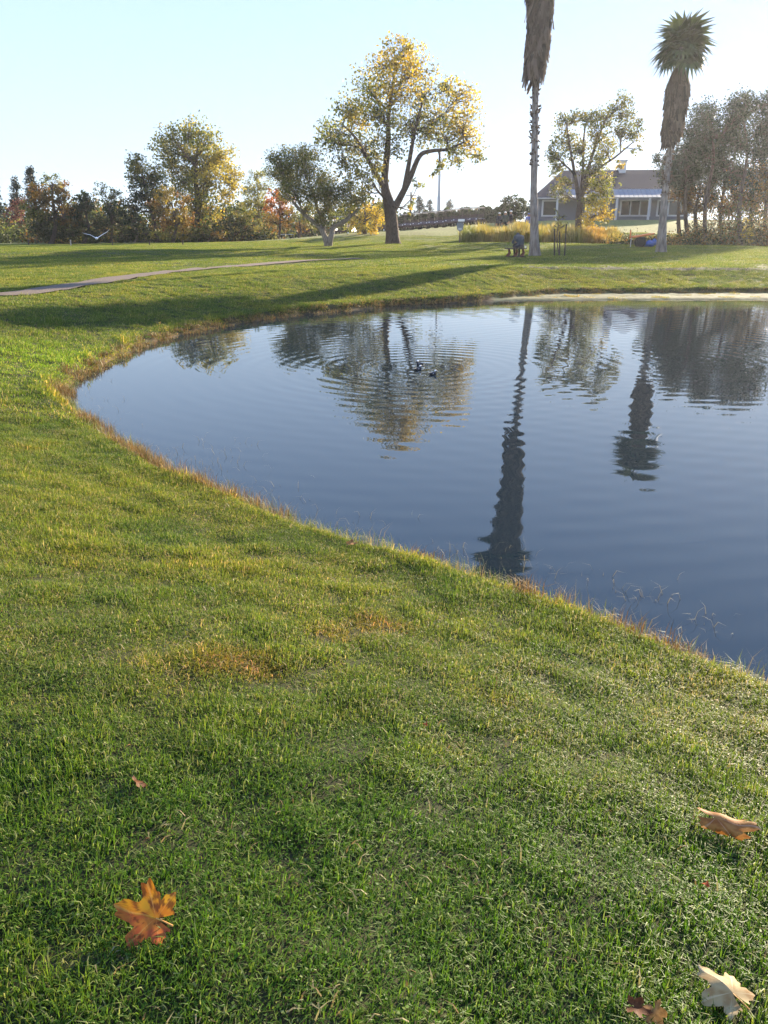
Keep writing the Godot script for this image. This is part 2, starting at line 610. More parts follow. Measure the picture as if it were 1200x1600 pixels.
func make_bank_plants() -> void:
	var g := mat("bank_blade", Color.WHITE, 0.6, 0.35, true)
	g.backlight_enabled = true
	g.backlight = lin(0.6, 0.55, 0.4)
	var root := thing("bank_grass", Vector3.ZERO, "rust brown and green long grass fringing the pond edge", "grass")
	root.set_meta("kind", "stuff")
	var brown := [Color(0.19, 0.11, 0.04), Color(0.25, 0.155, 0.06), Color(0.15, 0.085, 0.035), Color(0.3, 0.22, 0.1), Color(0.13, 0.13, 0.035), Color(0.15, 0.16, 0.04)]
	var green := [Color(0.12, 0.18, 0.03), Color(0.18, 0.22, 0.05), Color(0.09, 0.14, 0.03), Color(0.28, 0.26, 0.1)]
	var tb := blade_patch(42, 0.09, 0.05, 0.17, 0.004, 0.7, brown)
	var tg := blade_patch(34, 0.09, 0.05, 0.15, 0.004, 0.8, green)
	var far := blade_patch(60, 0.16, 0.03, 0.12, 0.009, 0.8, brown)
	var lists := [[[], []], [[], []], [[], []]]
	for k in shore.size():
		var a := shore[k]
		var b := shore[(k + 1) % shore.size()]
		var len := a.distance_to(b)
		for q in int(len / 0.028):
			var c := a.lerp(b, rng.randf())
			if c.x > 14.0 or c.y < 1.0:
				continue
			var out := (b - a).orthogonal().normalized()
			var sh := shelf(c.x, c.y)
			var p := c - out * 0.1
			if shore_dist(p.x, p.y) < shore_dist(c.x, c.y):
				out = -out
			p = c - out * (rng.randf_range(-0.06, 0.2) + sh)
			var nz := noise2.get_noise_2d(p.x * 55.0, p.y * 55.0)
			var which := 0 if nz > 0.06 else 1
			if c.y > 12.0:
				which = 2
				if rng.randf() < 0.76:
					continue
			elif rng.randf() < 0.35 - nz:
				continue
			var sc := rng.randf_range(0.5, 1.15) * (1.0 + maxf(0.0, nz) * 0.8)
			lists[which][0].append(Transform3D(Basis(Vector3.UP, rng.randf() * TAU).scaled(Vector3(1, sc, 1)), Vector3(p.x, maxf(height(p.x, p.y), -0.02), -p.y)))
			lists[which][1].append(Color.WHITE * rng.randf_range(0.75, 1.2))
	var seed := blade_patch(7, 0.1, 0.1, 0.3, 0.0032, 0.5, [Color(0.24, 0.19, 0.08), Color(0.3, 0.22, 0.1), Color(0.14, 0.16, 0.05)])
	var sl := [[], []]
	for k in 330:
		var q := rng.randi() % 26
		var c := shore[q].lerp(shore[q + 1], rng.randf())
		if noise.get_noise_2d(c.x * 90.0, c.y * 90.0) < -0.05:
			continue
		var p := c + Vector2(rng.randf_range(-0.14, 0.05), rng.randf_range(-0.14, 0.05))
		sl[0].append(Transform3D(Basis(Vector3.UP, rng.randf() * TAU) * rng.randf_range(0.5, 1.1), Vector3(p.x, maxf(height(p.x, p.y), -0.02), -p.y)))
		sl[1].append(Color.WHITE * rng.randf_range(0.7, 1.2))
	scatter("seed_stalks", seed, g, sl[0], sl[1], root)
	scatter("brown_tufts", tb, g, lists[0][0], lists[0][1], root)
	scatter("green_tufts", tg, g, lists[1][0], lists[1][1], root)
	scatter("far_tufts", far, g, lists[2][0], lists[2][1], root)
	# stalks and stems that stand in the shallows
	var wroot := thing("pond_weed", Vector3.ZERO, "sparse dark weed stalks standing in the shallow water", "water weed")
	wroot.set_meta("kind", "stuff")
	var st := blade_patch(5, 0.07, 0.05, 0.2, 0.004, 0.9, [Color(0.06, 0.07, 0.03), Color(0.12, 0.11, 0.05), Color(0.2, 0.16, 0.08), Color(0.1, 0.13, 0.04)])
	var ww := []
	var wt := []
	for s in [[310, 722, 50, 26, 26], [350, 715, 60, 22, 24], [150, 612, 30, 24, 14], [190, 640, 40, 22, 10], [430, 770, 60, 18, 18], [560, 815, 80, 16, 16], [740, 862, 90, 18, 26], [860, 900, 70, 14, 14], [990, 930, 80, 16, 20], [1110, 975, 60, 14, 14], [270, 545, 50, 10, 8], [385, 700, 30, 20, 6]]:
		for k in int(s[4]):
			var u: float = s[0] + rng.randfn() * s[2] * 0.6
			var v: float = s[1] + rng.randfn() * s[3] * 0.6
			var d := EYE / tan(PITCH + atan((v - 800.0) / FPX))
			var x := (u - 600.0) * mpp(d, 0.0)
			if shore_dist(x, d) > -0.02 or shore_dist(x, d) < -1.3:
				continue
			ww.append(Transform3D(Basis(Vector3.UP, rng.randf() * TAU) * rng.randf_range(0.35, 0.8), Vector3(x, -0.03, -d)))
			wt.append(Color.WHITE)
	scatter("stalks", st, g, ww, wt, wroot)

# ------------------------------------------------------------------ trees
func leaf_mat(called: String, back: float = 0.6, rough: float = 0.5) -> StandardMaterial3D:
	var m := mat(called, Color.WHITE, rough, 0.28, true)
	m.backlight_enabled = true
	m.backlight = lin(back, back, back * 0.7)
	return m

func bark_mat(called: String, c: Color, stretch: float = 6.0) -> StandardMaterial3D:
	var m := mat(called, c, 0.9, 0.25)
	m.albedo_texture = noise_tex(0.03, 256, [lin(0.45, 0.42, 0.4), lin(0.8, 0.78, 0.75), Color.WHITE], 5, 21)
	m.uv1_triplanar = true
	m.uv1_scale = Vector3(stretch, stretch * 0.2, stretch) * 0.3
	m.heightmap_enabled = true
	m.heightmap_texture = noise_tex(0.05, 256, [Color.BLACK, Color(0.5, 0.5, 0.5), Color.WHITE], 5, 22)
	m.heightmap_scale = 4.0
	return m

func leaf(m: MB, p: Vector3, l: float, w: float, c: Color) -> void:
	var a := Vector3(rng.randfn(), rng.randfn(), rng.randfn()).normalized()
	var b := a.cross(Vector3(rng.randfn(), rng.randfn(), rng.randfn())).normalized() * w
	a *= l
	var o := m.v.size()
	m.v.append(p - a)
	m.v.append(p + b - a * 0.15)
	m.v.append(p + a)
	m.v.append(p - b - a * 0.15)
	m.c.append(c); m.c.append(c); m.c.append(c); m.c.append(c)
	m.i.append_array(PackedInt32Array([o, o + 1, o + 2, o, o + 2, o + 3]))

func bez(a: Vector3, b: Vector3, c: Vector3, t: float) -> Vector3:
	return a.lerp(b, t).lerp(b.lerp(c, t), t)

# spec: u, d, trunk [[u, v, r] ...] in pixels and metres, lobes [[u, v, r, palette, depth]], leaf (half length), n (leaves per square metre of lobe), pal, bark, leafm
func tree(called: String, label: String, group: String, s: Dictionary) -> Node3D:
	var d: float = s.d
	var base := G(s.u, d)
	var root := thing(called, base, label, "tree", group)
	var k := mpp(d)
	var bark := MB.new()
	var stems: Array = s.get("stems", [])
	if stems.is_empty():
		var top: Array = s.top        # [u, v] where the main stem ends
		stems = [[[s.u, -1, s.r], [lerpf(s.u, top[0], 0.35) + rng.randf_range(-2, 2), -0.35, s.r * 0.72], [lerpf(s.u, top[0], 0.7), -0.7, s.r * 0.5], [top[0], top[1], s.r * 0.2]]]
	var nodes := []       # points of the stems from which limbs leave: [pos, radius]
	for st in stems:
		var pts := []
		var rad := []
		var first := base
		var last: Array = st[st.size() - 1]
		var end := P(last[0], last[1], d)
		for q in st.size():
			var e: Array = st[q]
			var p: Vector3
			if e[1] == -1:
				p = base - Vector3(0, 0.15, 0)
			elif e[1] < 0:
				p = Vector3(P(e[0], 300, d).x, lerpf(base.y, end.y, -e[1]), -d + rng.randf_range(-0.2, 0.2))
			else:
				p = P(e[0], e[1], d) + Vector3(0, 0, rng.randf_range(-0.25, 0.25))
			pts.append(p - base)
			rad.append(e[2])
		var fine := []
		var fr := []
		for q in pts.size() - 1:
			var p0: Vector3 = pts[maxi(q - 1, 0)]
			var p1: Vector3 = pts[q]
			var p2: Vector3 = pts[q + 1]
			var p3: Vector3 = pts[mini(q + 2, pts.size() - 1)]
			for z in 4:
				var f := z / 4.0
				fine.append(p1.cubic_interpolate(p2, p0, p3, f))
				fr.append(lerpf(rad[q], rad[q + 1], f))
		fine.append(pts[pts.size() - 1])
		fr.append(rad[rad.size() - 1])
		if st[0][1] == -1:            # the flare of the root
			fr[0] *= 1.5
			fr[1] *= 1.12
		bark.tube(fine, fr, 9)
		for q in range(int(fine.size() * s.get("fork", 0.4)), fine.size()):
			nodes.append([fine[q], fr[q]])
	var m := MB.new()
	var pal: Array = s.pal
	var ll: float = s.leaf * 0.82
	var twigs: bool = s.get("twigs", true)
	for lb in s.lobes:
		var r: float = lb[2] * k
		var zo: float = lb[4] if lb.size() > 4 else rng.randf_range(-1.0, 1.0) * s.get("deep", 1.6)
		var ce := P(lb[0], lb[1], d) + Vector3(0, 0, zo) - base
		ce.x += zo * -0.0
		var best := 1e9
		var from: Array = nodes[0]
		for nd in nodes:
			var q: Vector3 = nd[0]
			var hd := Vector2(q.x - ce.x, q.z - ce.z).length()
			var cost := q.distance_to(ce) + absf((ce.y - q.y) - hd * 0.8) * 0.8
			if cost < best:
				best = cost
				from = nd
		var a: Vector3 = from[0]
		var bend := a.lerp(ce, 0.5) + Vector3(rng.randf_range(-0.2, 0.2), rng.randf_range(-0.25, 0.1), rng.randf_range(-0.2, 0.2)) * a.distance_to(ce)
		var pts := []
		var rad := []
		var r0: float = minf(from[1] * 0.75, 0.03 + r * 0.075)
		for q in 7:
			pts.append(bez(a, bend, ce, q / 6.0) + (Vector3(rng.randfn(), rng.randfn(), rng.randfn()) * 0.035 * r if q > 0 else Vector3.ZERO))
			rad.append(lerpf(r0, 0.022, q / 6.0))
		bark.tube(pts, rad, 6, Color.WHITE, false)
		for q in [3, 5]:
			nodes.append([pts[q], rad[q]])
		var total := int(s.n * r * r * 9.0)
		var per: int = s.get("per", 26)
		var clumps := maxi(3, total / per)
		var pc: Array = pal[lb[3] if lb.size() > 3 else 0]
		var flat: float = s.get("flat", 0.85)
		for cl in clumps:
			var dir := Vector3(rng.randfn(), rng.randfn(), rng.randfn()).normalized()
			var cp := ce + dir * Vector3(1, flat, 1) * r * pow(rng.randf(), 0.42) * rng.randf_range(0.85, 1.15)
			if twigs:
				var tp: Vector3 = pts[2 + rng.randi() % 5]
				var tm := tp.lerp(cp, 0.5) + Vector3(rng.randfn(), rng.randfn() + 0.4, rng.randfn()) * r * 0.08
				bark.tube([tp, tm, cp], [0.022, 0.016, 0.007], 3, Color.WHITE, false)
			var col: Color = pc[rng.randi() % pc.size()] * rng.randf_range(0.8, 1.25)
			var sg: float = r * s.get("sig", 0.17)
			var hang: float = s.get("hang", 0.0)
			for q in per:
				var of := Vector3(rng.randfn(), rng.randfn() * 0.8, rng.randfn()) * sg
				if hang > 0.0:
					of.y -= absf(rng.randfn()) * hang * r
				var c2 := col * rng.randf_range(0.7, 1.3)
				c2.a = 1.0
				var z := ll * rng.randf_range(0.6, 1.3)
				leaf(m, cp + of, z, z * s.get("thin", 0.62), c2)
	put("trunk", bark.mesh(), mats[s.get("bark", "bark")], root)
	put("crown", m.mesh(), mats[s.get("leafm", "leaves")], root)
	return root

func conifer(label: String, u: float, d: float, vtop: float, wide: float, col: Color) -> void:
	var base := G(u, d)
	var root := thing("conifer_tree", base, label, "tree", "conifers on the skyline")
	var h := P(u, vtop, d).y - base.y
	var bark := MB.new()
	bark.tube([Vector3(0, -0.2, 0), Vector3(0, h * 0.5, 0), Vector3(0, h * 0.98, 0)], [0.28, 0.16, 0.02], 7)
	var m := MB.new()
	var count := int(h * 9.0)
	for k in count:
		var f := pow(rng.randf(), 0.8)
		var y := h * (0.08 + 0.92 * f)
		var a := rng.randf() * TAU
		var l := wide * (1.0 - f) * rng.randf_range(0.6, 1.15) + 0.25
		var tip := Vector3(cos(a) * l, y - l * rng.randf_range(0.05, 0.35), sin(a) * l)
		bark.tube([Vector3(0, y, 0), tip], [0.035, 0.008], 3, Color.WHITE, false)
		for q in 34:
			var t := pow(rng.randf(), 0.6)
			var c := col * rng.randf_range(0.6, 1.4)
			c.a = 1.0
			leaf(m, Vector3(0, y, 0).lerp(tip, t) + Vector3(rng.randfn(), rng.randfn() - 0.4, rng.randfn()) * 0.16, 0.17, 0.05, c)
	put("trunk", bark.mesh(), mats.bark, root)
	put("crown", m.mesh(), mats.needles, root)

# ------------------------------------------------------------------ palms
func frond_mesh(wide: float, droop: float, col: Color) -> ArrayMesh:      # a fan leaf on its stalk, leaving along +x
	var m := MB.new()
	var stalk := []
	for k in 5:
		var t := k / 4.0
		stalk.append(Vector3(t * 0.6, -0.06 * t * t * droop, 0))
	var hub: Vector3 = stalk[4]
	var segs := 17
	for k in segs:
		var a := lerpf(-1.9, 1.9, (k + 0.5) / segs)
		var l := wide * (0.72 + 0.28 * cos(a * 0.8)) * rng.randf_range(0.88, 1.08)
		var dir := Vector3(cos(a), 0.10 * absf(sin(a)), sin(a))
		var side := Vector3(-sin(a), 0, cos(a))
		var c := col * rng.randf_range(0.7, 1.3)
		c.a = 1.0
		var w := 0.085 * wide
		var mid := hub + dir * l * 0.55 - Vector3(0, 0.05 * droop, 0)
		var tip := hub + dir * l - Vector3(0, (0.22 + 0.3 * rng.randf()) * droop * l, 0)
		var o := m.v.size()
		m.v.append_array(PackedVector3Array([hub - side * 0.012, hub + side * 0.012, mid - side * w + Vector3(0, 0.03, 0), mid + side * w, tip]))
		for q in 5:
			m.c.append(c)
		m.i.append_array(PackedInt32Array([o, o + 1, o + 2, o + 1, o + 3, o + 2, o + 2, o + 3, o + 4]))
	for k in 4:
		var o := m.v.size()
		var p: Vector3 = stalk[k]
		var q: Vector3 = stalk[k + 1]
		for w in [Vector3(0, 0, 0.025), Vector3(0, 0.03, 0), Vector3(0, 0, -0.025)]:
			m.v.append(p + w)
			m.v.append(q + w)
		for z in 6:
			m.c.append(Color(0.16, 0.17, 0.05))
		m.i.append_array(PackedInt32Array([o, o + 1, o + 2, o + 2, o + 1, o + 3, o + 2, o + 3, o + 4, o + 4, o + 3, o + 5]))
	return m.mesh()

var frond_meshes := []

# line: [[u, v, radius] ...] from the base up; skirt: [[v, radius, shift px] ...] downwards
func palm(label: String, d: float, line: Array, skirt: Array, fronds: int, wide: float) -> void:
	var base := G(line[0][0], d)
	var root := thing("palm_tree", base, label, "palm tree", "fan palms along the far lawn")
	var t := MB.new()
	var pts := []
	var rad := []
	for k in line.size() - 1:
		var a: Vector3 = (base - Vector3(0, 0.15, 0) if k == 0 else P(line[k][0], line[k][1], d)) - base
		var b: Vector3 = P(line[k + 1][0], line[k + 1][1], d) - base
		for q in 8:
			var f := q / 8.0
			pts.append(a.lerp(b, f))
			rad.append(lerpf(line[k][2], line[k + 1][2], f) * (1.0 + 0.025 * rng.randfn()))
	var e: Array = line[line.size() - 1]
	var top: Vector3 = P(e[0], e[1], d) - base
	pts.append(top)
	rad.append(e[2])
	t.tube(pts, rad, 14)
	put("trunk", t.mesh(), mats.palm_bark, root)
	# stubs of cut leaf stalks on the upper trunk
	var sk := MB.new()
	var axis := func(y: float) -> Vector3:
		for q in pts.size() - 1:
			if pts[q + 1].y >= y:
				var z: float = (y - pts[q].y) / maxf(0.001, pts[q + 1].y - pts[q].y)
				return (pts[q] as Vector3).lerp(pts[q + 1], z)
		return top
	var low: float = P(600, skirt[0][0], d).y - base.y
	var high: float = P(600, skirt[skirt.size() - 1][0], d).y - base.y
	var stub_from: float = lerpf(0.0, low, 0.52)
	var sb := MB.new()
	for k in 120:
		var y := lerpf(stub_from, low, rng.randf())
		var p: Vector3 = axis.call(y)
		var a := rng.randf() * TAU
		var o := Vector3(cos(a), 0, sin(a))
		var rr: float = line[line.size() - 2][2] * 0.95
		sb.tube([p + o * rr * 0.8, p + o * (rr + 0.015 + rng.randf() * 0.08) + Vector3(rng.randf_range(-0.05, 0.05), rng.randf_range(-0.1, 0.16), 0)], [0.05, 0.018], 4, Color(0.12, 0.085, 0.06) * rng.randf_range(0.6, 1.3))
	put("leaf_stubs", sb.mesh(), mats.thatch, root).set_meta("kind", "stuff")
	# the skirt of dead leaves hanging against the trunk
	for k in 1500:
		var y := lerpf(low, high, pow(rng.randf(), 0.85))
		var f := (y - low) / (high - low)
		var rr := 0.5
		var shift := 0.0
		for q in skirt.size() - 1:
			var ya: float = P(600, skirt[q][0], d).y - base.y
			var yb: float = P(600, skirt[q + 1][0], d).y - base.y
			if y >= ya and y <= yb:
				var z := (y - ya) / (yb - ya)
				rr = lerpf(skirt[q][1], skirt[q + 1][1], z)
				shift = lerpf(skirt[q][2], skirt[q + 1][2], z) * mpp(d)
		var a := rng.randf() * TAU
		var o := Vector3(cos(a), 0, sin(a))
		var side := Vector3(-sin(a), 0, cos(a))
		var p: Vector3 = axis.call(y)
		p += Vector3(shift, 0, 0)
		var l := rng.randf_range(0.5, 1.25)
		var tw := rng.randf_range(-0.35, 0.35)
		var c := Color(0.13, 0.095, 0.072) * rng.randf_range(0.5, 1.5)
		c.a = 1.0
		var depth := rng.randf_range(0.72, 1.0)
		var p0 := p + o * rr * depth * 0.75 + Vector3(0, l * 0.45, 0)
		var p1 := p + o * rr * depth + side * tw * 0.3
		var p2 := p + o * rr * (depth + rng.randf_range(-0.12, 0.12)) + side * tw - Vector3(0, l * 0.55, 0)
		var w := rng.randf_range(0.05, 0.12)
		var oo := sk.v.size()
		sk.v.append_array(PackedVector3Array([p0 - side * w * 0.4, p0 + side * w * 0.4, p1 - side * w + o * 0.04, p1 + side * w, p2 - side * w * 0.5, p2 + side * w * 0.2 + o * 0.03]))
		for q in 6:
			sk.c.append(c)
		sk.i.append_array(PackedInt32Array([oo, oo + 1, oo + 2, oo + 1, oo + 3, oo + 2, oo + 2, oo + 3, oo + 4, oo + 3, oo + 5, oo + 4]))
	put("leaf_skirt", sk.mesh(), mats.thatch, root)
	for k in fronds:
		var f := (k + 0.5) / fronds
		var o := put("frond", frond_meshes[rng.randi() % frond_meshes.size()], mats.palm_leaf, root)
		var tilt := asin(lerpf(-0.42, 0.98, f)) + rng.randf_range(-0.15, 0.15)
		var a := k * 2.39996 + rng.randf_range(-0.2, 0.2)
		var bs := Basis(Vector3.UP, a) * Basis(Vector3.BACK, tilt) * Basis(Vector3.RIGHT, rng.randf_range(-0.5, 0.5))
		o.transform = Transform3D(bs.scaled(Vector3.ONE * wide * rng.randf_range(0.85, 1.1)), top - Vector3(0, lerpf(0.5, -0.05, f), 0))

# ------------------------------------------------------------------ continuous bodies (surface nets round tapered capsules)
func body(bones: Array, cell: float, colour: Callable, k: float = 40.0) -> ArrayMesh:
	var lo := Vector3.ONE * 1e9
	var hi := -lo
	for b in bones:
		var r: float = maxf(b[2], b[3]) + cell * 3.0
		for e in [b[0], b[1]]:
			lo = lo.min(e - Vector3.ONE * r)
			hi = hi.max(e + Vector3.ONE * r)
	var nx := int((hi.x - lo.x) / cell) + 2
	var ny := int((hi.y - lo.y) / cell) + 2
	var nz := int((hi.z - lo.z) / cell) + 2
	var sum := PackedFloat32Array()
	sum.resize(nx * ny * nz)
	for b in bones:
		var a: Vector3 = b[0]
		var e: Vector3 = b[1]
		var ra: float = b[2]
		var rb: float = b[3]
		var ab := e - a
		var reach: float = maxf(ra, rb) + cell * 3.0
		var l := ((a.min(e) - Vector3.ONE * reach - lo) / cell).floor().max(Vector3.ZERO)
		var h := ((a.max(e) + Vector3.ONE * reach - lo) / cell).ceil()
		for z in range(int(l.z), mini(int(h.z), nz)):
			for y in range(int(l.y), mini(int(h.y), ny)):
				for x in range(int(l.x), mini(int(h.x), nx)):
					var q := lo + Vector3(x, y, z) * cell
					var t := clampf((q - a).dot(ab) / maxf(ab.length_squared(), 1e-9), 0.0, 1.0)
					var dist := q.distance_to(a + ab * t) - lerpf(ra, rb, t)
					sum[(z * ny + y) * nx + x] += exp(-k * dist)
	var m := MB.new()
	var ids := {}
	var step := [1, nx, nx * ny]
	var field := func(i: int) -> float:
		return 5.0 if sum[i] <= 1e-12 else -log(sum[i]) / k
	for z in nz - 1:
		for y in ny - 1:
			for x in nx - 1:
				var i0 := (z * ny + y) * nx + x
				var inside := 0
				for c in 8:
					if sum[i0 + (c & 1) + ((c >> 1) & 1) * nx + (c >> 2) * nx * ny] > 1.0:
						inside += 1
				if inside == 0 or inside == 8:
					continue
				var p := Vector3.ZERO
				var cnt := 0
				for c in 8:
					for ax in 3:
						if (c >> ax) & 1:
							continue
						var ia: int = i0 + (c & 1) + ((c >> 1) & 1) * nx + (c >> 2) * nx * ny
						var ib: int = ia + step[ax]
						if (sum[ia] > 1.0) != (sum[ib] > 1.0):
							var fa: float = field.call(ia)
							var fb: float = field.call(ib)
							var q := Vector3(c & 1, (c >> 1) & 1, c >> 2)
							q[ax] += fa / (fa - fb)
							p += q
							cnt += 1
				p = lo + (Vector3(x, y, z) + p / cnt) * cell
				ids[i0] = m.v.size()
				m.v.append(p)
				m.c.append(colour.call(p))
				var g := Vector3.ZERO
				for c in 8:
					var f: float = clampf(field.call(i0 + (c & 1) + ((c >> 1) & 1) * nx + (c >> 2) * nx * ny), -1.0, 1.0)
					g += f * (Vector3(c & 1, (c >> 1) & 1, c >> 2) * 2.0 - Vector3.ONE)
				m.n.append(g.normalized())
	for i0 in ids.keys():
		for ax in 3:
			var ib: int = i0 + step[ax]
			if (sum[i0] > 1.0) == (sum[ib] > 1.0):
				continue
			var s1: int = step[(ax + 1) % 3]
			var s2: int = step[(ax + 2) % 3]
			if ids.has(i0 - s1) and ids.has(i0 - s2) and ids.has(i0 - s1 - s2):
				m.tri(ids[i0], ids[i0 - s1], ids[i0 - s1 - s2])
				m.tri(ids[i0], ids[i0 - s1 - s2], ids[i0 - s2])
	return m.mesh()

func hand_bones(w: Vector3, dir: Vector3, side: Vector3) -> Array:      # palm, four fingers of unequal length and a thumb
	var r := [[w, w + dir * 0.07, 0.03, 0.034]]
	for k in 4:
		var o := w + dir * 0.075 + side * (k - 1.5) * 0.021
		var l: float = [0.052, 0.066, 0.062, 0.045][k]
		var bent := (dir + Vector3(0, 0, -0.5)).normalized()
		r.append([o, o + dir * l * 0.5, 0.0105, 0.0095])
		r.append([o + dir * l * 0.5, o + dir * l * 0.5 + bent * l * 0.5, 0.0095, 0.008])
	r.append([w + dir * 0.02 - side * 0.03, w + dir * 0.065 - side * 0.055, 0.012, 0.0095])
	return r

func stand_bones() -> Array:
	var b := []
	for s in [-1.0, 1.0]:
		b.append([Vector3(s * 0.1, 0.92, 0), Vector3(s * 0.11, 0.5, -0.01), 0.095, 0.065])
		b.append([Vector3(s * 0.11, 0.5, -0.01), Vector3(s * 0.12, 0.09, 0.02), 0.062, 0.042])
		b.append([Vector3(s * 0.12, 0.05, 0.03), Vector3(s * 0.14, 0.04, -0.15), 0.045, 0.035])
		b.append([Vector3(s * 0.19, 1.42, 0), Vector3(s * 0.26, 1.14, 0.02), 0.065, 0.05])
		b.append([Vector3(s * 0.26, 1.14, 0.02), Vector3(s * 0.25, 0.9, -0.08), 0.047, 0.034])
		b.append_array(hand_bones(Vector3(s * 0.25, 0.88, -0.085), Vector3(0, -0.97, -0.2).normalized(), Vector3(0, 0, 1)))
	b.append([Vector3(0, 0.95, 0), Vector3(0, 1.15, 0), 0.145, 0.135])
	b.append([Vector3(-0.05, 1.33, 0), Vector3(0.05, 1.33, 0), 0.15, 0.15])
	b.append([Vector3(-0.14, 1.42, 0), Vector3(0.14, 1.42, 0), 0.075, 0.075])
	b.append([Vector3(0, 1.44, 0), Vector3(0, 1.56, -0.01), 0.058, 0.055])
	b.append([Vector3(0, 1.62, -0.015), Vector3(0, 1.68, 0.0), 0.08, 0.092])
	b.append([Vector3(0, 1.63, -0.1), Vector3(0, 1.6, -0.11), 0.012, 0.016])
	for s in [-1.0, 1.0]:
		b.append([Vector3(s * 0.088, 1.645, 0.0), Vector3(s * 0.09, 1.62, 0.0), 0.016, 0.012])
	return b

func make_people() -> void:
	var skin := Color(0.36, 0.2, 0.13)
	var list := [[779, 72.0, Color(0.05, 0.05, 0.06), Color(0.05, 0.05, 0.06), "golfer in dark clothes and white cap behind the ochre grass, leftmost of three", 0.4],
		[788, 73.0, Color(0.06, 0.075, 0.07), Color(0.04, 0.045, 0.05), "golfer in dark clothes and white cap, middle of three behind ochre grass", -0.5],
		[797, 74.0, Color(0.03, 0.03, 0.04), Color(0.06, 0.05, 0.05), "golfer in black top and white cap, nearest the left palm of three", 0.9],
		[824.5, 71.0, Color(0.07, 0.11, 0.36), Color(0.3, 0.28, 0.24), "person in blue jacket and cap standing beside the left palm trunk", -0.3]]
	for q in list:
		var col := func(p: Vector3) -> Color:
			if p.y > 1.5 or (p.y < 0.9 and absf(p.x) > 0.19):
				return skin
			if p.y > 0.95:
				return q[2]
			return q[3] if p.y > 0.1 else Color(0.05, 0.05, 0.05)
		var root := thing("person", G(q[0], q[1]), q[4], "person", "golfers behind the grass bed", q[5])
		put("body", body(stand_bones(), 0.022, col), mats.cloth, root)
		var cap := MB.new()
		cap.ball(Vector3(0, 1.71, 0.0), Vector3(0.105, 0.085, 0.115), 6)
		cap.slab([Vector3(-0.07, 1.7, -0.09), Vector3(0.07, 1.7, -0.09), Vector3(0.05, 1.685, -0.19), Vector3(-0.05, 1.685, -0.19)], Vector3(0, 0.012, 0))
		put("cap", cap.mesh(), mats.blue_cloth if q[0] > 820 else mats.white_paint, root)

# ------------------------------------------------------------------ things
func make_bench_and_sitter() -> void:
	var at := G(806, 41.0)
	var b := thing("park_bench", at, "dark low bench with reddish brown legs on the lawn near left palm", "bench", "", 0.12)
	var m := MB.new()
	for k in 4:
		put("seat_plank", boxes([[Vector3(-0.03, 0.44, -0.19 + k * 0.125), Vector3(1.02, 0.05, 0.115)]]), mats.dark_wood, b)
	for x in [-0.36, 0.02, 0.36]:
		var l := MB.new()
		l.tube([Vector3(x - 0.1, 0.03, 0.2), Vector3(x + 0.03, 0.24, 0.1), Vector3(x - 0.02, 0.42, 0.02)], [0.05, 0.045, 0.05], 6)
		l.tube([Vector3(x - 0.1, 0.03, -0.2), Vector3(x + 0.03, 0.24, -0.1), Vector3(x - 0.02, 0.42, -0.02)], [0.05, 0.045, 0.05], 6)
		put("leg", l.mesh(), mats.red_wood, b)
	for z in [-0.2, 0.2]:
		put("skid", boxes([[Vector3(-0.04, 0.035, z), Vector3(0.95, 0.07, 0.09)]]), mats.dark_wood, b)
	# the sitter: hunched forward, seen from behind
	var s := thing("person", at + Vector3(0.18, 0, 0.02), "hunched person in dark grey jacket sitting on the bench", "person", "", 0.25)
	var bones := []
	var hip := 0.55
	for q in [-1.0, 1.0]:
		bones.append([Vector3(q * 0.1, hip, 0), Vector3(q * 0.14, 0.52, -0.42), 0.095, 0.065])
		bones.append([Vector3(q * 0.14, 0.52, -0.42), Vector3(q * 0.13, 0.1, -0.36), 0.06, 0.042])
		bones.append([Vector3(q * 0.13, 0.05, -0.34), Vector3(q * 0.14, 0.045, -0.53), 0.045, 0.036])
		bones.append([Vector3(q * 0.2, 0.96, -0.22), Vector3(q * 0.26, 0.72, -0.3), 0.075, 0.055])
		bones.append([Vector3(q * 0.26, 0.72, -0.3), Vector3(q * 0.1, 0.66, -0.47), 0.05, 0.036])
		bones.append_array(hand_bones(Vector3(q * 0.09, 0.655, -0.48), Vector3(-q * 0.6, -0.2, -0.77).normalized(), Vector3(0, 1, 0)))
	bones.append([Vector3(0, 0.57, 0.0), Vector3(0, 0.75, -0.02), 0.155, 0.165])
	bones.append([Vector3(-0.06, 0.88, -0.1), Vector3(0.06, 0.88, -0.1), 0.17, 0.17])
	bones.append([Vector3(-0.13, 0.98, -0.2), Vector3(0.13, 0.98, -0.2), 0.09, 0.09])
	bones.append([Vector3(0, 1.0, -0.25), Vector3(0, 1.05, -0.33), 0.06, 0.058])
	bones.append([Vector3(0, 1.08, -0.37), Vector3(0, 1.03, -0.43), 0.095, 0.08])
	bones.append([Vector3(0, 1.0, -0.5), Vector3(0, 0.98, -0.5), 0.013, 0.016])
	var col := func(p: Vector3) -> Color:
		if p.z < -0.28 and p.y > 0.97:
			return Color(0.05, 0.05, 0.055) if p.y > 1.06 else Color(0.36, 0.2, 0.13)
		if p.z < -0.485 and p.y > 0.6:
			return Color(0.36, 0.2, 0.13)
		return Color(0.06, 0.068, 0.078) if p.y > 0.6 else Color(0.035, 0.035, 0.045)
	put("body", body(bones, 0.02, col), mats.cloth, s)
	var cup := MB.new()
	cup.tube([Vector3.ZERO, Vector3(0, 0.09, 0)], [0.028, 0.038], 12)
	cup.tube([Vector3(0, 0.09, 0), Vector3(0, 0.1, 0)], [0.041, 0.041], 12)
	var c := put("paper_cup", cup.mesh(), mats.white_paint)
	c.position = at + Vector3(0.43, 0.465, 0.12)
	tag(c, "small white paper cup on the bench beside the sitter", "cup")

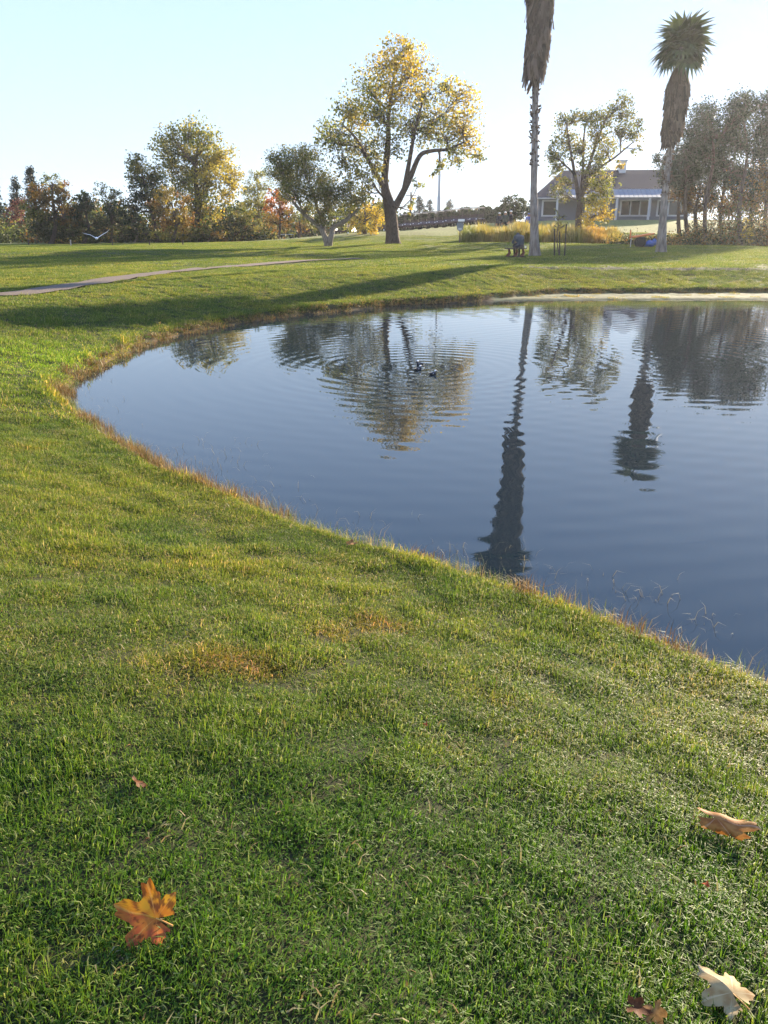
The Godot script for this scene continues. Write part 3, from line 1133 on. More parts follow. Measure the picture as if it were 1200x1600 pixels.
func wheel(r: float, w: float) -> ArrayMesh:
	var m := MB.new()
	m.tube([Vector3(-w / 2, 0, 0), Vector3(-w * 0.35, 0, 0), Vector3(w * 0.35, 0, 0), Vector3(w / 2, 0, 0)], [r * 0.86, r, r, r * 0.86], 16)
	return m.mesh()

func make_cart(at: Vector3, turn: float, label: String) -> Node3D:      # faces -z
	var c := thing("golf_cart", at, label, "golf cart", "golf carts parked in a row", turn)
	var bm := MB.new()
	bm.box(Vector3(0, 0.4, 0.1), Vector3(1.12, 0.18, 2.0))
	bm.slab([Vector3(-0.55, 0.3, -0.85), Vector3(-0.55, 0.72, -0.95), Vector3(-0.55, 0.78, -1.05), Vector3(-0.55, 0.5, -1.25), Vector3(-0.55, 0.3, -1.22)], Vector3(1.1, 0, 0))
	bm.slab([Vector3(-0.56, 0.35, 0.35), Vector3(-0.56, 0.66, 0.3), Vector3(-0.56, 0.7, 1.05), Vector3(-0.56, 0.4, 1.15)], Vector3(1.12, 0, 0))
	put("body", bm.mesh(), mats.cart_body, c)
	put("seat", boxes([[Vector3(0, 0.76, 0.25), Vector3(1.0, 0.12, 0.5)], [Vector3(0, 1.02, 0.5), Vector3(1.0, 0.34, 0.1)]]), mats.cart_seat, c)
	var rf := MB.new()
	rf.box(Vector3(0, 1.79, 0.0), Vector3(1.08, 0.03, 1.7))
	rf.box(Vector3(0, 1.82, 0.0), Vector3(0.98, 0.04, 1.55))
	put("roof", rf.mesh(), mats.cart_roof, c)
	for x in [-0.48, 0.48]:
		var p := MB.new()
		p.tube([Vector3(x, 0.7, -0.92), Vector3(x, 1.78, -0.66)], [0.018, 0.018], 6)
		put("post", p.mesh(), mats.cart_seat, c)
		var p2 := MB.new()
		p2.tube([Vector3(x, 0.68, 0.66), Vector3(x, 1.78, 0.7)], [0.018, 0.018], 6)
		put("post", p2.mesh(), mats.cart_seat, c)
	for x in [-0.47, 0.47]:
		for z in [-0.8, 0.75]:
			var w := put("wheel", wheel(0.23, 0.2), mats.rubber, c)
			w.position = Vector3(x, 0.23, z)
			var hb := MB.new()
			hb.tube([Vector3(-0.11, 0, 0), Vector3(0.11, 0, 0)], [0.1, 0.1], 10)
			put("hub", hb.mesh(), mats.white_paint, w)
	var sw := MB.new()
	sw.tube([Vector3(-0.25, 0.75, -0.8), Vector3(-0.25, 1.0, -0.45)], [0.02, 0.02], 6)
	for k in 12:
		var a := TAU * k / 12
		var b := TAU * (k + 1) / 12
		sw.tube([Vector3(-0.25 + cos(a) * 0.16, 1.0 + sin(a) * 0.12, -0.45 - sin(a) * 0.08), Vector3(-0.25 + cos(b) * 0.16, 1.0 + sin(b) * 0.12, -0.45 - sin(b) * 0.08)], [0.014, 0.014], 5, Color.WHITE, false)
	put("steering_wheel", sw.mesh(), mats.rubber, c)
	for x in [-0.38, 0.38]:
		var hl := MB.new()
		hl.ball(Vector3(x, 0.6, -1.14), Vector3(0.09, 0.07, 0.05), 6)
		put("headlight", hl.mesh(), mats.white_paint, c)
	return c

func make_carts() -> void:
	var words := ["first", "second", "third", "fourth", "fifth", "sixth", "seventh", "eighth", "ninth", "tenth"]
	var proto: Node3D
	for k in 10:
		var u := 632.0 + k * 12.6
		var d := 101.0 - k * 0.9
		var lb: String = "golf cart with pale roof edge, " + words[k] + " from the leaning willow side of the row"
		lb = "dark golf cart with pale roof, %s from the left in the parked row" % words[k]
		if k == 0:
			proto = make_cart(G(u, d), 2.6, lb)
		else:
			copy(proto, G(u, d), 2.6 + rng.randf_range(-0.06, 0.06), lb)
	var e := copy(proto, G(537, 84), 1.2, "golf cart with white framed roof parked beyond the pale forked tree")
	e.set_meta("group", "golf carts away from the row")
	var f := copy(proto, G(602, 86), 0.5, "golf cart half hidden behind the trunk of the big yellowing tree")
	f.set_meta("group", "golf carts away from the row")

func make_house() -> void:
	var a := G(842, 88.0)
	var b := G(1066, 86.5)
	var ax := Vector3(b.x - a.x, 0, b.z - a.z)
	var w := ax.length()
	var g := a.y - 0.35
	var turn := atan2(-ax.z, ax.x)
	var h := thing("clubhouse", Vector3(a.x, g, a.z), "grey clubhouse with dark roof and two pale metal porch roofs", "building", "", turn)
	# local x runs along the front from its west end, z towards the camera
	var dp := 10.0
	var eave := P(842, 309, 88).y - g
	var ridge := P(900, 268, 92).y - g
	var W := MB.new()
	# front wall with window openings, in strips round them
	var wins := [[0.35, 1.75, 0], [8.35, 11.2, 1], [12.1, 15.2, 0]]
	var sill := eave - 1.75
	var head := eave - 0.35
	var x := 0.0
	for q in wins:
		W.slab([Vector3(x, 0, 0), Vector3(q[0], 0, 0), Vector3(q[0], eave, 0), Vector3(x, eave, 0)], Vector3(0, 0, -0.2))
		W.slab([Vector3(q[0], 0, 0), Vector3(q[1], 0, 0), Vector3(q[1], sill, 0), Vector3(q[0], sill, 0)], Vector3(0, 0, -0.2))
		W.slab([Vector3(q[0], head, 0), Vector3(q[1], head, 0), Vector3(q[1], eave, 0), Vector3(q[0], eave, 0)], Vector3(0, 0, -0.2))
		x = q[1]
	W.slab([Vector3(x, 0, 0), Vector3(w, 0, 0), Vector3(w, eave, 0), Vector3(x, eave, 0)], Vector3(0, 0, -0.2))
	W.slab([Vector3(0, 0, -0.2), Vector3(0, eave, -0.2), Vector3(0, eave, -dp), Vector3(0, 0, -dp)], Vector3(0.2, 0, 0))
	W.slab([Vector3(0, 0, -dp), Vector3(w, 0, -dp), Vector3(w, eave, -dp), Vector3(0, eave, -dp)], Vector3(0, 0, -0.2))
	put("wall", W.mesh(), mats.siding, h)
	var gable := MB.new()
	gable.slab([Vector3(w, 0, -0.2), Vector3(w, eave, -0.2), Vector3(w, ridge - 0.25, -dp / 2), Vector3(w, eave, -dp), Vector3(w, 0, -dp)], Vector3(-0.2, 0, 0))
	put("gable_wall", gable.mesh(), mats.sunlit_siding, h)
	for q in wins:
		var f := MB.new()
		var x0: float = q[0]
		var x1: float = q[1]
		var t := 0.12
		f.box(Vector3((x0 + x1) / 2, sill - 0.02, 0.03), Vector3(x1 - x0 + 0.3, 0.14, 0.14))
		f.box(Vector3((x0 + x1) / 2, head + 0.05, 0.02), Vector3(x1 - x0 + 0.26, 0.14, 0.1))
		for xx in [x0 - 0.06, x1 + 0.06]:
			f.box(Vector3(xx, (sill + head) / 2, 0.018), Vector3(t + 0.06, head - sill - 0.04, 0.1))
		var panes := int(round((x1 - x0) / 0.95))
		var wn := put("window", f.mesh(), mats.trim, h)
		for k in panes:
			var pa := x0 + (x1 - x0) * k / panes
			var pb := x0 + (x1 - x0) * (k + 1) / panes
			put("pane", boxes([[Vector3((pa + pb) / 2, (sill + head) / 2, -0.08), Vector3(pb - pa - 0.03, head - sill, 0.02)]]), mats.window_glass, wn)
			if k > 0:
				put("mullion", boxes([[Vector3(pa, (sill + head) / 2, -0.03), Vector3(0.13, head - sill - 0.03, 0.1)]]), mats.trim, wn)
	# roof: hipped at the west end, gabled at the east
	var ov := 0.45
	var R := MB.new()
	var ls := Vector3(-ov, eave - 0.12, ov)
	var ln := Vector3(-ov, eave - 0.12, -dp - ov)
	var rs := Vector3(w + ov, eave - 0.12, ov)
	var rn := Vector3(w + ov, eave - 0.12, -dp - ov)
	var r0 := Vector3(2.6, ridge, -dp / 2)
	var r1 := Vector3(w + ov, ridge, -dp / 2)
	var th := Vector3(0, 0.16, 0)
	R.slab([ls, rs, r1, r0], th)
	R.slab([ln, rn, r1, r0], th)
	R.slab([ls, ln, r0], th)
	var roof := put("roof", R.mesh(), mats.slate, h)
	var ch := MB.new()
	ch.box(Vector3(8.9, ridge + 0.25, -dp / 2 + 0.3), Vector3(0.7, 1.5, 0.7))
	ch.box(Vector3(8.9, ridge + 1.05, -dp / 2 + 0.3), Vector3(0.86, 0.12, 0.86))
	put("chimney", ch.mesh(), mats.trim, roof)
	put("gutter", boxes([[Vector3(w / 2, eave - 0.06, ov + 0.06), Vector3(w + 0.8, 0.12, 0.11)]]), mats.trim, h)
	# two porch roofs of ribbed metal on posts
	for q in [[1.4, 6.0], [7.4, 12.6]]:
		var top := eave + 0.75
		var low := eave - 0.08
		var M := MB.new()
		M.slab([Vector3(q[0], top, -0.55), Vector3(q[1], top, -0.55), Vector3(q[1], low, 1.5), Vector3(q[0], low, 1.5)], Vector3(0, 0.06, 0))
		var pr := put("porch_roof", M.mesh(), mats.metal_roof, h)
		var k: float = q[0] + 0.1
		while k < q[1]:
			var rb := MB.new()
			rb.tube([Vector3(k, top + 0.07, -0.5), Vector3(k, low + 0.07, 1.5)], [0.035, 0.035], 5)
			put("rib", rb.mesh(), mats.metal_roof, pr)
			k += 0.45
		for xx in [q[0] + 0.25, (q[0] + q[1]) * 0.5 + 0.9, q[1] - 0.25]:
			put("porch_post", boxes([[Vector3(xx, (low + 0.0) / 2 - 0.2, 1.35), Vector3(0.2, low + 0.35, 0.2)]]), mats.trim, h)
		put("porch_beam", boxes([[Vector3((q[0] + q[1]) / 2, low - 0.1, 1.35), Vector3(q[1] - q[0] - 0.2, 0.17, 0.16)]]), mats.siding, h)
	put("door", boxes([[Vector3(5.2, 1.2, 0.03), Vector3(0.95, 2.1, 0.06)]]), mats.trim, h)

func make_small_things() -> void:
	# light pole beyond the cart row
	var lp := thing("light_pole", G(685, 118), "tall grey light pole rising beyond the row of golf carts", "pole")
	var top := P(685, 232, 118).y - lp.position.y
	var m := MB.new()
	m.tube([Vector3(0, -0.2, 0), Vector3(0, 4.0, 0), Vector3(0, 4.05, 0), Vector3(0, top, 0)], [0.26, 0.24, 0.19, 0.12], 12)
	put("mast", m.mesh(), mats.galvanised, lp)
	var arm := MB.new()
	arm.box(Vector3(0, top - 0.05, 0), Vector3(1.7, 0.12, 0.12))
	put("cross_arm", arm.mesh(), mats.galvanised, lp)
	for x in [-0.7, 0.7]:
		put("lamp_head", boxes([[Vector3(x, top - 0.25, 0.1), Vector3(0.4, 0.28, 0.35)]]), mats.galvanised, lp)
	var tp := thing("utility_pole", G(641.5, 130), "thin brown utility pole just right of the big yellowing tree", "pole")
	var m2 := MB.new()
	var t2 := P(641.5, 300, 130).y - tp.position.y
	m2.tube([Vector3(0, -0.2, 0), Vector3(0, t2, 0)], [0.15, 0.1], 8)
	m2.box(Vector3(0, t2 - 0.5, 0), Vector3(1.6, 0.1, 0.1))
	put("mast", m2.mesh(), mats.bark, tp)
	# the sign on a post
	var sg := thing("course_sign", G(718, 60.5), "grey shield shaped sign on a thin dark post", "sign")
	put("post", boxes([[Vector3(0, 0.45, 0), Vector3(0.07, 1.0, 0.07)]]), mats.dark_wood, sg)
	var sh := MB.new()
	sh.slab([Vector3(-0.26, 1.3, 0), Vector3(-0.2, 1.48, 0), Vector3(0.2, 1.48, 0), Vector3(0.26, 1.3, 0), Vector3(0.2, 0.98, 0), Vector3(0, 0.84, 0), Vector3(-0.2, 0.98, 0)], Vector3(0, 0, 0.05))
	put("board", sh.mesh(), mats.slate_sign, sg)
	var pl := MB.new()
	pl.slab([Vector3(-0.13, 0.96, 0.055), Vector3(0.13, 0.96, 0.055), Vector3(0.13, 1.1, 0.055), Vector3(-0.13, 1.1, 0.055)], Vector3(0, 0, 0.012))
	put("plate", pl.mesh(), mats.galvanised, sg)
	put("bin_lid", boxes([[Vector3(0.08, 1.62, 0), Vector3(0.45, 0.16, 0.3)]]), mats.white_paint, sg).set_meta("label", "pale box on top of the sign")
	# three stakes round the sapling
	var words := ["short dark stake left of the sapling beside left palm", "thin dark stake behind the sapling, middle of three", "taller leaning dark stake right of the sapling"]
	var us := [[866.5, 43.2, 357, 866.3], [874.5, 44.0, 362, 874.5], [882.0, 43.0, 350, 885.0]]
	for k in 3:
		var at := G(us[k][0], us[k][1])
		var e := P(us[k][3], us[k][2], us[k][1]) - at
		var s := MB.new()
		s.tube([Vector3(0, -0.1, 0), e * 0.97, e], [0.038, 0.036, 0.02], 7)
		var o := put("tree_stake", s.mesh(), mats.dark_wood)
		o.position = at
		tag(o, words[k], "stake", "stakes round the sapling")
	# orange tube barrow, its wheel and the blue bundle
	var cart := thing("hand_cart", G(998, 55.0), "orange tubular hand cart with dark wheel on lawn before the palm", "hand cart", "", 0.1)
	var fr := MB.new()
	fr.tube([Vector3(-0.65, 0.62, 0), Vector3(-0.1, 0.7, 0), Vector3(0.75, 0.84, 0)], [0.05, 0.05, 0.05], 8)
	fr.tube([Vector3(-0.65, 0.62, 0.5), Vector3(-0.1, 0.7, 0.5), Vector3(0.75, 0.84, 0.5)], [0.05, 0.05, 0.05], 8)
	fr.tube([Vector3(-0.66, 0.5, 0), Vector3(-0.66, 1.05, 0)], [0.05, 0.05], 8)
	fr.tube([Vector3(-0.65, 0.64, 0), Vector3(-0.65, 0.64, 0.5)], [0.04, 0.04], 8)
	put("frame", fr.mesh(), mats.orange_paint, cart)
	var lg := MB.new()
	lg.tube([Vector3(-0.62, 0.62, 0.1), Vector3(-0.62, 0.0, 0.1)], [0.025, 0.025], 6)
	put("leg", lg.mesh(), mats.galvanised, cart)
	for z in [0.05, 0.45]:
		var wl := put("wheel", wheel(0.32, 0.16), mats.rubber, cart)
		wl.position = Vector3(-0.05, 0.32, z)
		wl.rotation.y = 0.9
	put("axle_box", boxes([[Vector3(-0.03, 0.5, 0.25), Vector3(0.3, 0.3, 0.4)]]), mats.dark_wood, cart)
	var bu := MB.new()
	bu.ball(Vector3(0, 0.2, 0), Vector3(0.32, 0.22, 0.28), 8)
	bu.ball(Vector3(0.25, 0.3, 0.05), Vector3(0.16, 0.22, 0.2), 7)
	bu.ball(Vector3(-0.25, 0.16, 0.05), Vector3(0.22, 0.16, 0.25), 7)
	for q in bu.v.size():
		bu.v[q] += bu.n[q] * 0.05 * noise2.get_noise_3dv(bu.v[q] * 500.0)
	var bo := put("tarp_bundle", bu.mesh(), mats.blue_cloth)
	bo.position = G(1015, 55.5)
	tag(bo, "crumpled blue tarp bundle lying between orange cart and right palm", "bundle")
	# benches beyond the forked tree
	var bl := [[449, 92.0, "pale backless bench beyond the forked tree, further from its trunk", "galvanised"], [475, 90.0, "reddish brown bench with backrest beyond the forked tree", "red_wood"]]
	for q in bl:
		var bn := thing("lawn_bench", G(q[0], q[1]), q[2], "bench", "", 0.2)
		for k in 3:
			put("seat_slat", boxes([[Vector3(0, 0.45, -0.16 + 0.16 * k), Vector3(1.5, 0.05, 0.14)]]), mats[q[3]], bn)
		if q[3] == "red_wood":
			for k in 2:
				put("back_slat", boxes([[Vector3(0, 0.68 + 0.17 * k, -0.3), Vector3(1.5, 0.13, 0.05)]]), mats[q[3]], bn)
		for x in [-0.62, 0.62]:
			put("leg", boxes([[Vector3(x, 0.2, 0), Vector3(0.09, 0.46, 0.4)]]), mats.dark_wood, bn)
	# short rope posts before the dark shrubs
	var pw := ["leftmost short stake before the treeline", "short pale stake before the dark shrubs, below and left of the gull", "short dark stake before the shrubs right of the gull", "short stake on the grass below the dark leaning tree", "short stake on the grass below the tall yellow green tree"]
	var pu := [45.0, 111.0, 176.0, 234.0, 286.0]
	for k in 5:
		var s := MB.new()
		s.tube([Vector3(0, -0.1, 0), Vector3(0.01, 0.4, 0), Vector3(0.01, 0.44, 0)], [0.05, 0.05, 0.025], 7)
		var o := put("boundary_stake", s.mesh(), mats.pale_wood if k == 1 else mats.dark_wood)
		o.position = G(pu[k], 66.0)
		tag(o, pw[k], "stake", "boundary stakes along the treeline")
	# far roofs beyond the carts
	for q in [[683.0, 150.0, 30.0, 331.0, "low pale roofed shed behind the light pole"], [768.0, 165.0, 30.0, 334.0, "far low building with grey hip roof left of the round dark tree"]]:
		var at := G(q[0], q[1])
		var hs := P(q[0], q[3], q[1]).y - at.y
		var wd: float = q[2] * mpp(q[1])
		var f := thing("far_building", at, q[4], "building", "far low buildings")
		put("wall", boxes([[Vector3(0, hs * 0.3, -2.0), Vector3(wd, hs * 0.7, 4.0)]]), mats.siding, f)
		var rr := MB.new()
		rr.slab([Vector3(-wd * 0.56, hs * 0.64, 0.4), Vector3(wd * 0.56, hs * 0.64, 0.4), Vector3(wd * 0.3, hs, -2), Vector3(-wd * 0.3, hs, -2)], Vector3(0, 0.15, 0))
		rr.slab([Vector3(-wd * 0.56, hs * 0.64, -4.4), Vector3(wd * 0.56, hs * 0.64, -4.4), Vector3(wd * 0.3, hs, -2), Vector3(-wd * 0.3, hs, -2)], Vector3(0, 0.15, 0))
		rr.slab([Vector3(-wd * 0.56, hs * 0.64, 0.4), Vector3(-wd * 0.56, hs * 0.64, -4.4), Vector3(-wd * 0.3, hs, -2)], Vector3(0, 0.15, 0))
		rr.slab([Vector3(wd * 0.56, hs * 0.64, 0.4), Vector3(wd * 0.56, hs * 0.64, -4.4), Vector3(wd * 0.3, hs, -2)], Vector3(0, 0.15, 0))
		put("roof", rr.mesh(), mats.far_roof, f)

func make_birds() -> void:
	var p := P(151, 372.5, 40.0)
	var g := thing("gull", p, "white gull gliding low before the dark trees, wings raised", "bird", "", 0.35)
	var b := MB.new()
	b.tube([Vector3(0, 0.0, -0.24), Vector3(0, 0.01, -0.2), Vector3(0, 0.015, -0.15), Vector3(0, 0.0, -0.05), Vector3(0, -0.005, 0.06), Vector3(0, 0.005, 0.18), Vector3(0, 0.01, 0.28)], [0.012, 0.035, 0.04, 0.07, 0.072, 0.04, 0.05], 10, Color.WHITE, true, [1, 1, 1, 1, 0.9, 0.6, 0.12])
	put("body", b.mesh(), mats.white_paint, g)
	var bk := MB.new()
	bk.tube([Vector3(0, 0.0, -0.23), Vector3(0, -0.012, -0.29)], [0.012, 0.003], 6)
	put("bill", bk.mesh(), mats.orange_paint, g)
	for s in [-1.0, 1.0]:
		var w := MB.new()
		var bend: Array = [Vector3(s * 0.03, 0.02, 0), Vector3(s * 0.28, 0.17, -0.04), Vector3(s * 0.52, 0.3 if s > 0 else 0.22, 0.02), Vector3(s * 0.62, 0.4 if s > 0 else 0.26, 0.09)]
		w.tube([bend[0], bend[1], bend[2], bend[3]], [0.09, 0.085, 0.055, 0.012], 8, Color.WHITE, true, [0.16, 0.14, 0.14, 0.3])
		put("wing", w.mesh(), mats.feather, g)
	var spots := [[653, 578, 0.5, "dark duck with white cheek swimming leftmost of the three on the pond"], [676, 585.5, 0.3, "dark duck with white cheek swimming nearest the bank of three"], [656, 570, 2.6, "small duck swimming farthest away of the three, white patch showing"]]
	for q in spots:
		var d: float = EYE / tan(PITCH + atan((q[1] - 800.0) / FPX))
		var k := thing("duck", Vector3((q[0] - 600.0) * mpp(d, 0.0), 0, -d), q[3], "duck", "ducks on the pond", q[2])
		k.scale = Vector3.ONE * 0.42
		var bd := MB.new()
		bd.tube([Vector3(-0.18, 0.075, 0), Vector3(-0.13, 0.05, 0), Vector3(-0.04, 0.035, 0), Vector3(0.06, 0.035, 0), Vector3(0.12, 0.05, 0), Vector3(0.135, 0.06, 0)], [0.01, 0.05, 0.082, 0.08, 0.05, 0.01], 12, Color.WHITE, true, [0.4, 0.7, 0.85, 0.85, 0.9, 1])
		put("body", bd.mesh(), mats.black_feather, k)
		var hd := MB.new()
		hd.tube([Vector3(0.09, 0.06, 0), Vector3(0.115, 0.11, 0)], [0.035, 0.03], 8)
		hd.ball(Vector3(0.125, 0.14, 0), Vector3(0.05, 0.044, 0.04), 8)
		var head := put("head", hd.mesh(), mats.black_feather, k)
		var pt := MB.new()
		pt.ball(Vector3(0.108, 0.15, 0), Vector3(0.042, 0.036, 0.0435), 8)
		put("cheek_patch", pt.mesh(), mats.white_paint, head)
		var bl := MB.new()
		bl.tube([Vector3(0.165, 0.135, 0), Vector3(0.21, 0.127, 0)], [0.016, 0.011], 6, Color.WHITE, true, [0.7, 0.4])
		put("bill", bl.mesh(), mats.galvanised, head)
		var fl := MB.new()
		fl.tube([Vector3(-0.1, 0.045, 0), Vector3(0.0, 0.05, 0), Vector3(0.07, 0.05, 0)], [0.03, 0.088, 0.03], 10, Color.WHITE, true, [0.5, 0.4, 0.4])
		put("flank", fl.mesh(), mats.white_paint, k)

# fallen leaves: palmate outline in rings round the stalk end, folded by a shape function
func fallen_leaf(size: float, fold: Callable, tint: Callable, lobes: int = 5) -> ArrayMesh:
	var m := MB.new()
	var rings := 12
	var segs := 150
	for r in rings + 1:
		for s in segs:
			var a := lerpf(-2.75, 2.75, float(s) / (segs - 1))
			var tip := 0.0
			for q in lobes:
				var la := lerpf(-2.05, 2.05, float(q) / (lobes - 1))
				var ln := 1.0 - 0.33 * absf(la) / 2.05
				var da := absf(a - la)
				var v := ln * (1.0 - smooth(0.0, 0.55, da) * 0.42) * (1.0 - 0.25 * smooth(0.3, 0.9, da))
				tip = maxf(tip, v)
			tip *= 1.0 + 0.13 * (absf(fmod(absf(a) * 3.3 + 0.2, 1.0) - 0.5) * 2.0 - 0.5) + 0.03 * sin(a * 23.0)
			var f := pow(float(r) / rings, 0.9)
			var rad := tip * f
			var p := Vector2(cos(a), sin(a)) * rad
			var q3: Vector3 = fold.call(p)
			m.v.append(q3 * size)
			var c: Color = tint.call(p, f, a)
			c.a = 1.0
			m.c.append(c)
	for r in rings:
		for s in segs - 1:
			var k := r * segs + s
			m.i.append_array(PackedInt32Array([k, k + segs, k + 1, k + 1, k + segs, k + segs + 1]))
	return m.mesh()

func near_ground(u: float, v: float) -> Vector3:
	var d := 1.5
	for k in 8:
		var y := height((u - 600.0) * mpp(d, 0.6), d)
		d = (EYE - y) / tan(PITCH + atan((v - 800.0) / FPX))
	var x := (u - 600.0) * mpp(d, 0.6)
	return Vector3(x, height(x, d), -d)

func make_leaves() -> void:
	var veins := func(a: float) -> float:
		var best := 9.0
		for q in 5:
			best = minf(best, absf(a - lerpf(-2.05, 2.05, q / 4.0)))
		return best
	# the large orange maple leaf: stalk end to the right, far half standing up, near half folded down
	var orange := func(p: Vector2) -> Vector3:
		var q := -p.y
		var y := 0.12 + 0.32 * maxf(0.0, -q) * (1.2 - 0.3 * p.x) + 0.1 * q * q - 0.08 * maxf(0.0, q) + 0.05 * sin(p.x * 7.0) * sin(q * 6.0 + 1.0) + 0.17 * smooth(0.55, 1.0, p.length()) * smooth(0.0, 0.6, p.x - q * 0.6)
		return Vector3(p.x, y, p.y * (0.92 if q > 0 else 0.85))
	var otint := func(p: Vector2, _f: float, a: float) -> Color:
		var n := noise.get_noise_2d(p.x * 260.0, p.y * 260.0)
		var n2 := noise2.get_noise_2d(p.x * 420.0, p.y * 420.0)
		var c := Color(0.58, 0.21, 0.03).lerp(Color(0.74, 0.38, 0.03), clampf(0.5 + n * 1.8, 0, 1))
		if p.y < -0.03:
			c = Color(0.52, 0.12, 0.04).lerp(Color(0.64, 0.22, 0.04), clampf(0.5 + n * 1.6, 0, 1))
		var dk := smooth(0.0, 0.25, n2 + 0.32 * smooth(0.05, 0.4, p.y) - 0.2)
		c = c.lerp(Color(0.14, 0.045, 0.02), dk * 0.85)
		if veins.call(a) < 0.035:
			c = c.lerp(Color(0.75, 0.4, 0.12), 0.5)
		return c
	var at := near_ground(247, 1452)
	var r := thing("fallen_leaf", at + Vector3(0, 0.018, 0), "large curled orange maple leaf lying on the grass", "leaf", "", PI - 0.15)
	r.rotation = Vector3(0.42, 0.05, 0.0)
	r.position.y += 0.012
	var ob := put("blade", fallen_leaf(0.105, orange, otint), mats.dry_leaf, r)
	ob.rotation.y = PI - 0.25
	var st := MB.new()
	st.tube([Vector3(0, 0.012, 0), Vector3(-0.02, 0.013, -0.003), Vector3(-0.045, 0.008, -0.007)], [0.0018, 0.0016, 0.0024], 6)
	put("stalk", st.mesh(), mats.leaf_stalk, r).rotation.y = PI - 0.25
	# brown leaf rolled into a tube
	var roll := func(p: Vector2) -> Vector3:
		var an := p.y * 2.5 + 0.4
		return Vector3(p.x * 1.15 + 0.1 * p.y, 0.02 + 0.27 * cos(an) + 0.04 * sin(p.x * 9.0), 0.27 * sin(an) + 0.04 * sin(p.x * 6.0))
	var btint := func(p: Vector2, f: float, a: float) -> Color:
		var n := noise.get_noise_2d(p.x * 300.0, p.y * 300.0)
		var c := Color(0.34, 0.14, 0.045).lerp(Color(0.5, 0.27, 0.1), clampf(0.5 + n * 1.6, 0, 1))
		return c.lerp(Color(0.62, 0.42, 0.3), 0.6 if veins.call(a) < 0.04 else 0.0)
	var b := thing("fallen_leaf", near_ground(1130, 1300) + Vector3(0, 0.035, 0), "brown maple leaf rolled up on the grass at right edge", "leaf", "", -0.42)
	put("blade", fallen_leaf(0.115, roll, btint, 7), mats.dry_leaf, b)
	# cream leaf, tented along its midrib
	var tent := func(p: Vector2) -> Vector3:
		return Vector3(p.x, 0.3 - 0.3 * absf(p.y) + 0.1 * p.x - 0.1 * smooth(0.5, 1.0, p.length()) + 0.05 * sin(p.x * 6.0 + p.y * 4.0), p.y * 0.95)
	var ctint := func(p: Vector2, f: float, a: float) -> Color:
		var n := noise.get_noise_2d(p.x * 240.0 + 50.0, p.y * 240.0)
		var c := Color(0.55, 0.44, 0.24).lerp(Color(0.42, 0.28, 0.13), clampf(0.35 + n * 1.6 + 0.3 * p.y, 0, 1))
		return c.lerp(Color(0.72, 0.62, 0.4), 0.7 if veins.call(a) < 0.035 else 0.0)
	var cl := thing("fallen_leaf", near_ground(1150, 1578) + Vector3(0, 0.03, 0), "pale cream maple leaf tented on grass in the lower right corner", "leaf", "", 2.2)
	put("blade", fallen_leaf(0.088, tent, ctint), mats.dry_leaf, cl)
	var st2 := MB.new()
	st2.tube([Vector3(0, 0.024, 0), Vector3(-0.02, 0.022, 0.0), Vector3(-0.042, 0.012, 0.004)], [0.0018, 0.0015, 0.002], 6)
	put("stalk", st2.mesh(), mats.leaf_stalk, cl)
	# smaller leaves and torn pieces
	var flat := func(p: Vector2) -> Vector3:
		return Vector3(p.x, 0.3 + 0.35 * p.y * p.y + 0.25 * p.x * p.x + 0.1 * sin(p.x * 5.0 + 1.0), p.y * 0.8)
	var dark := func(p: Vector2, f: float, a: float) -> Color:
		return Color(0.14, 0.055, 0.02) * (0.9 + 0.5 * noise.get_noise_2d(p.x * 300.0, p.y * 300.0))
	var red := func(p: Vector2, f: float, a: float) -> Color:
		return Color(0.42, 0.09, 0.03) * (0.9 + 0.5 * noise.get_noise_2d(p.x * 300.0, p.y * 300.0))
	var tan_ := func(p: Vector2, f: float, a: float) -> Color:
		return Color(0.38, 0.21, 0.08) * (0.9 + 0.6 * noise.get_noise_2d(p.x * 300.0, p.y * 300.0))
	var small := [[216, 1240, 0.04, dark, 3, "small dark brown leaf standing in grass above the orange leaf"], [1117, 1392, 0.022, red, 3, "small red leaf scrap on grass below the rolled brown leaf"], [990, 1588, 0.04, dark, 5, "dark crumpled leaf half sunk in grass at the bottom edge"],
		[1030, 1592, 0.045, tan_, 5, "tan leaf scrap at the bottom edge left of the cream leaf"], [202, 1175, 0.018, tan_, 3, "tiny pinkish leaf scrap in the grass, above the small brown leaf"], [232, 1322, 0.016, dark, 3, "tiny dark red leaf scrap just above the orange maple leaf"],
		[545, 858, 0.06, tan_, 5, "brown leaf caught in the bank grass at the water, left one"], [806, 905, 0.055, red, 5, "reddish brown leaf caught in the bank grass at the water, right one"], [667, 1139, 0.016, red, 3, "tiny orange leaf scrap in the middle of the lawn"]]
	for q in small:
		var at2 := near_ground(q[0], q[1])
		var o := put("leaf_scrap", fallen_leaf(q[2], flat, q[3], q[4]), mats.dry_leaf)
		o.position = at2 + Vector3(0, 0.02, 0)
		o.rotation = Vector3(rng.randf_range(0.1, 0.6), rng.randf() * TAU, rng.randf_range(-0.3, 0.3))
		tag(o, q[5], "leaf", "small leaves on the grass")

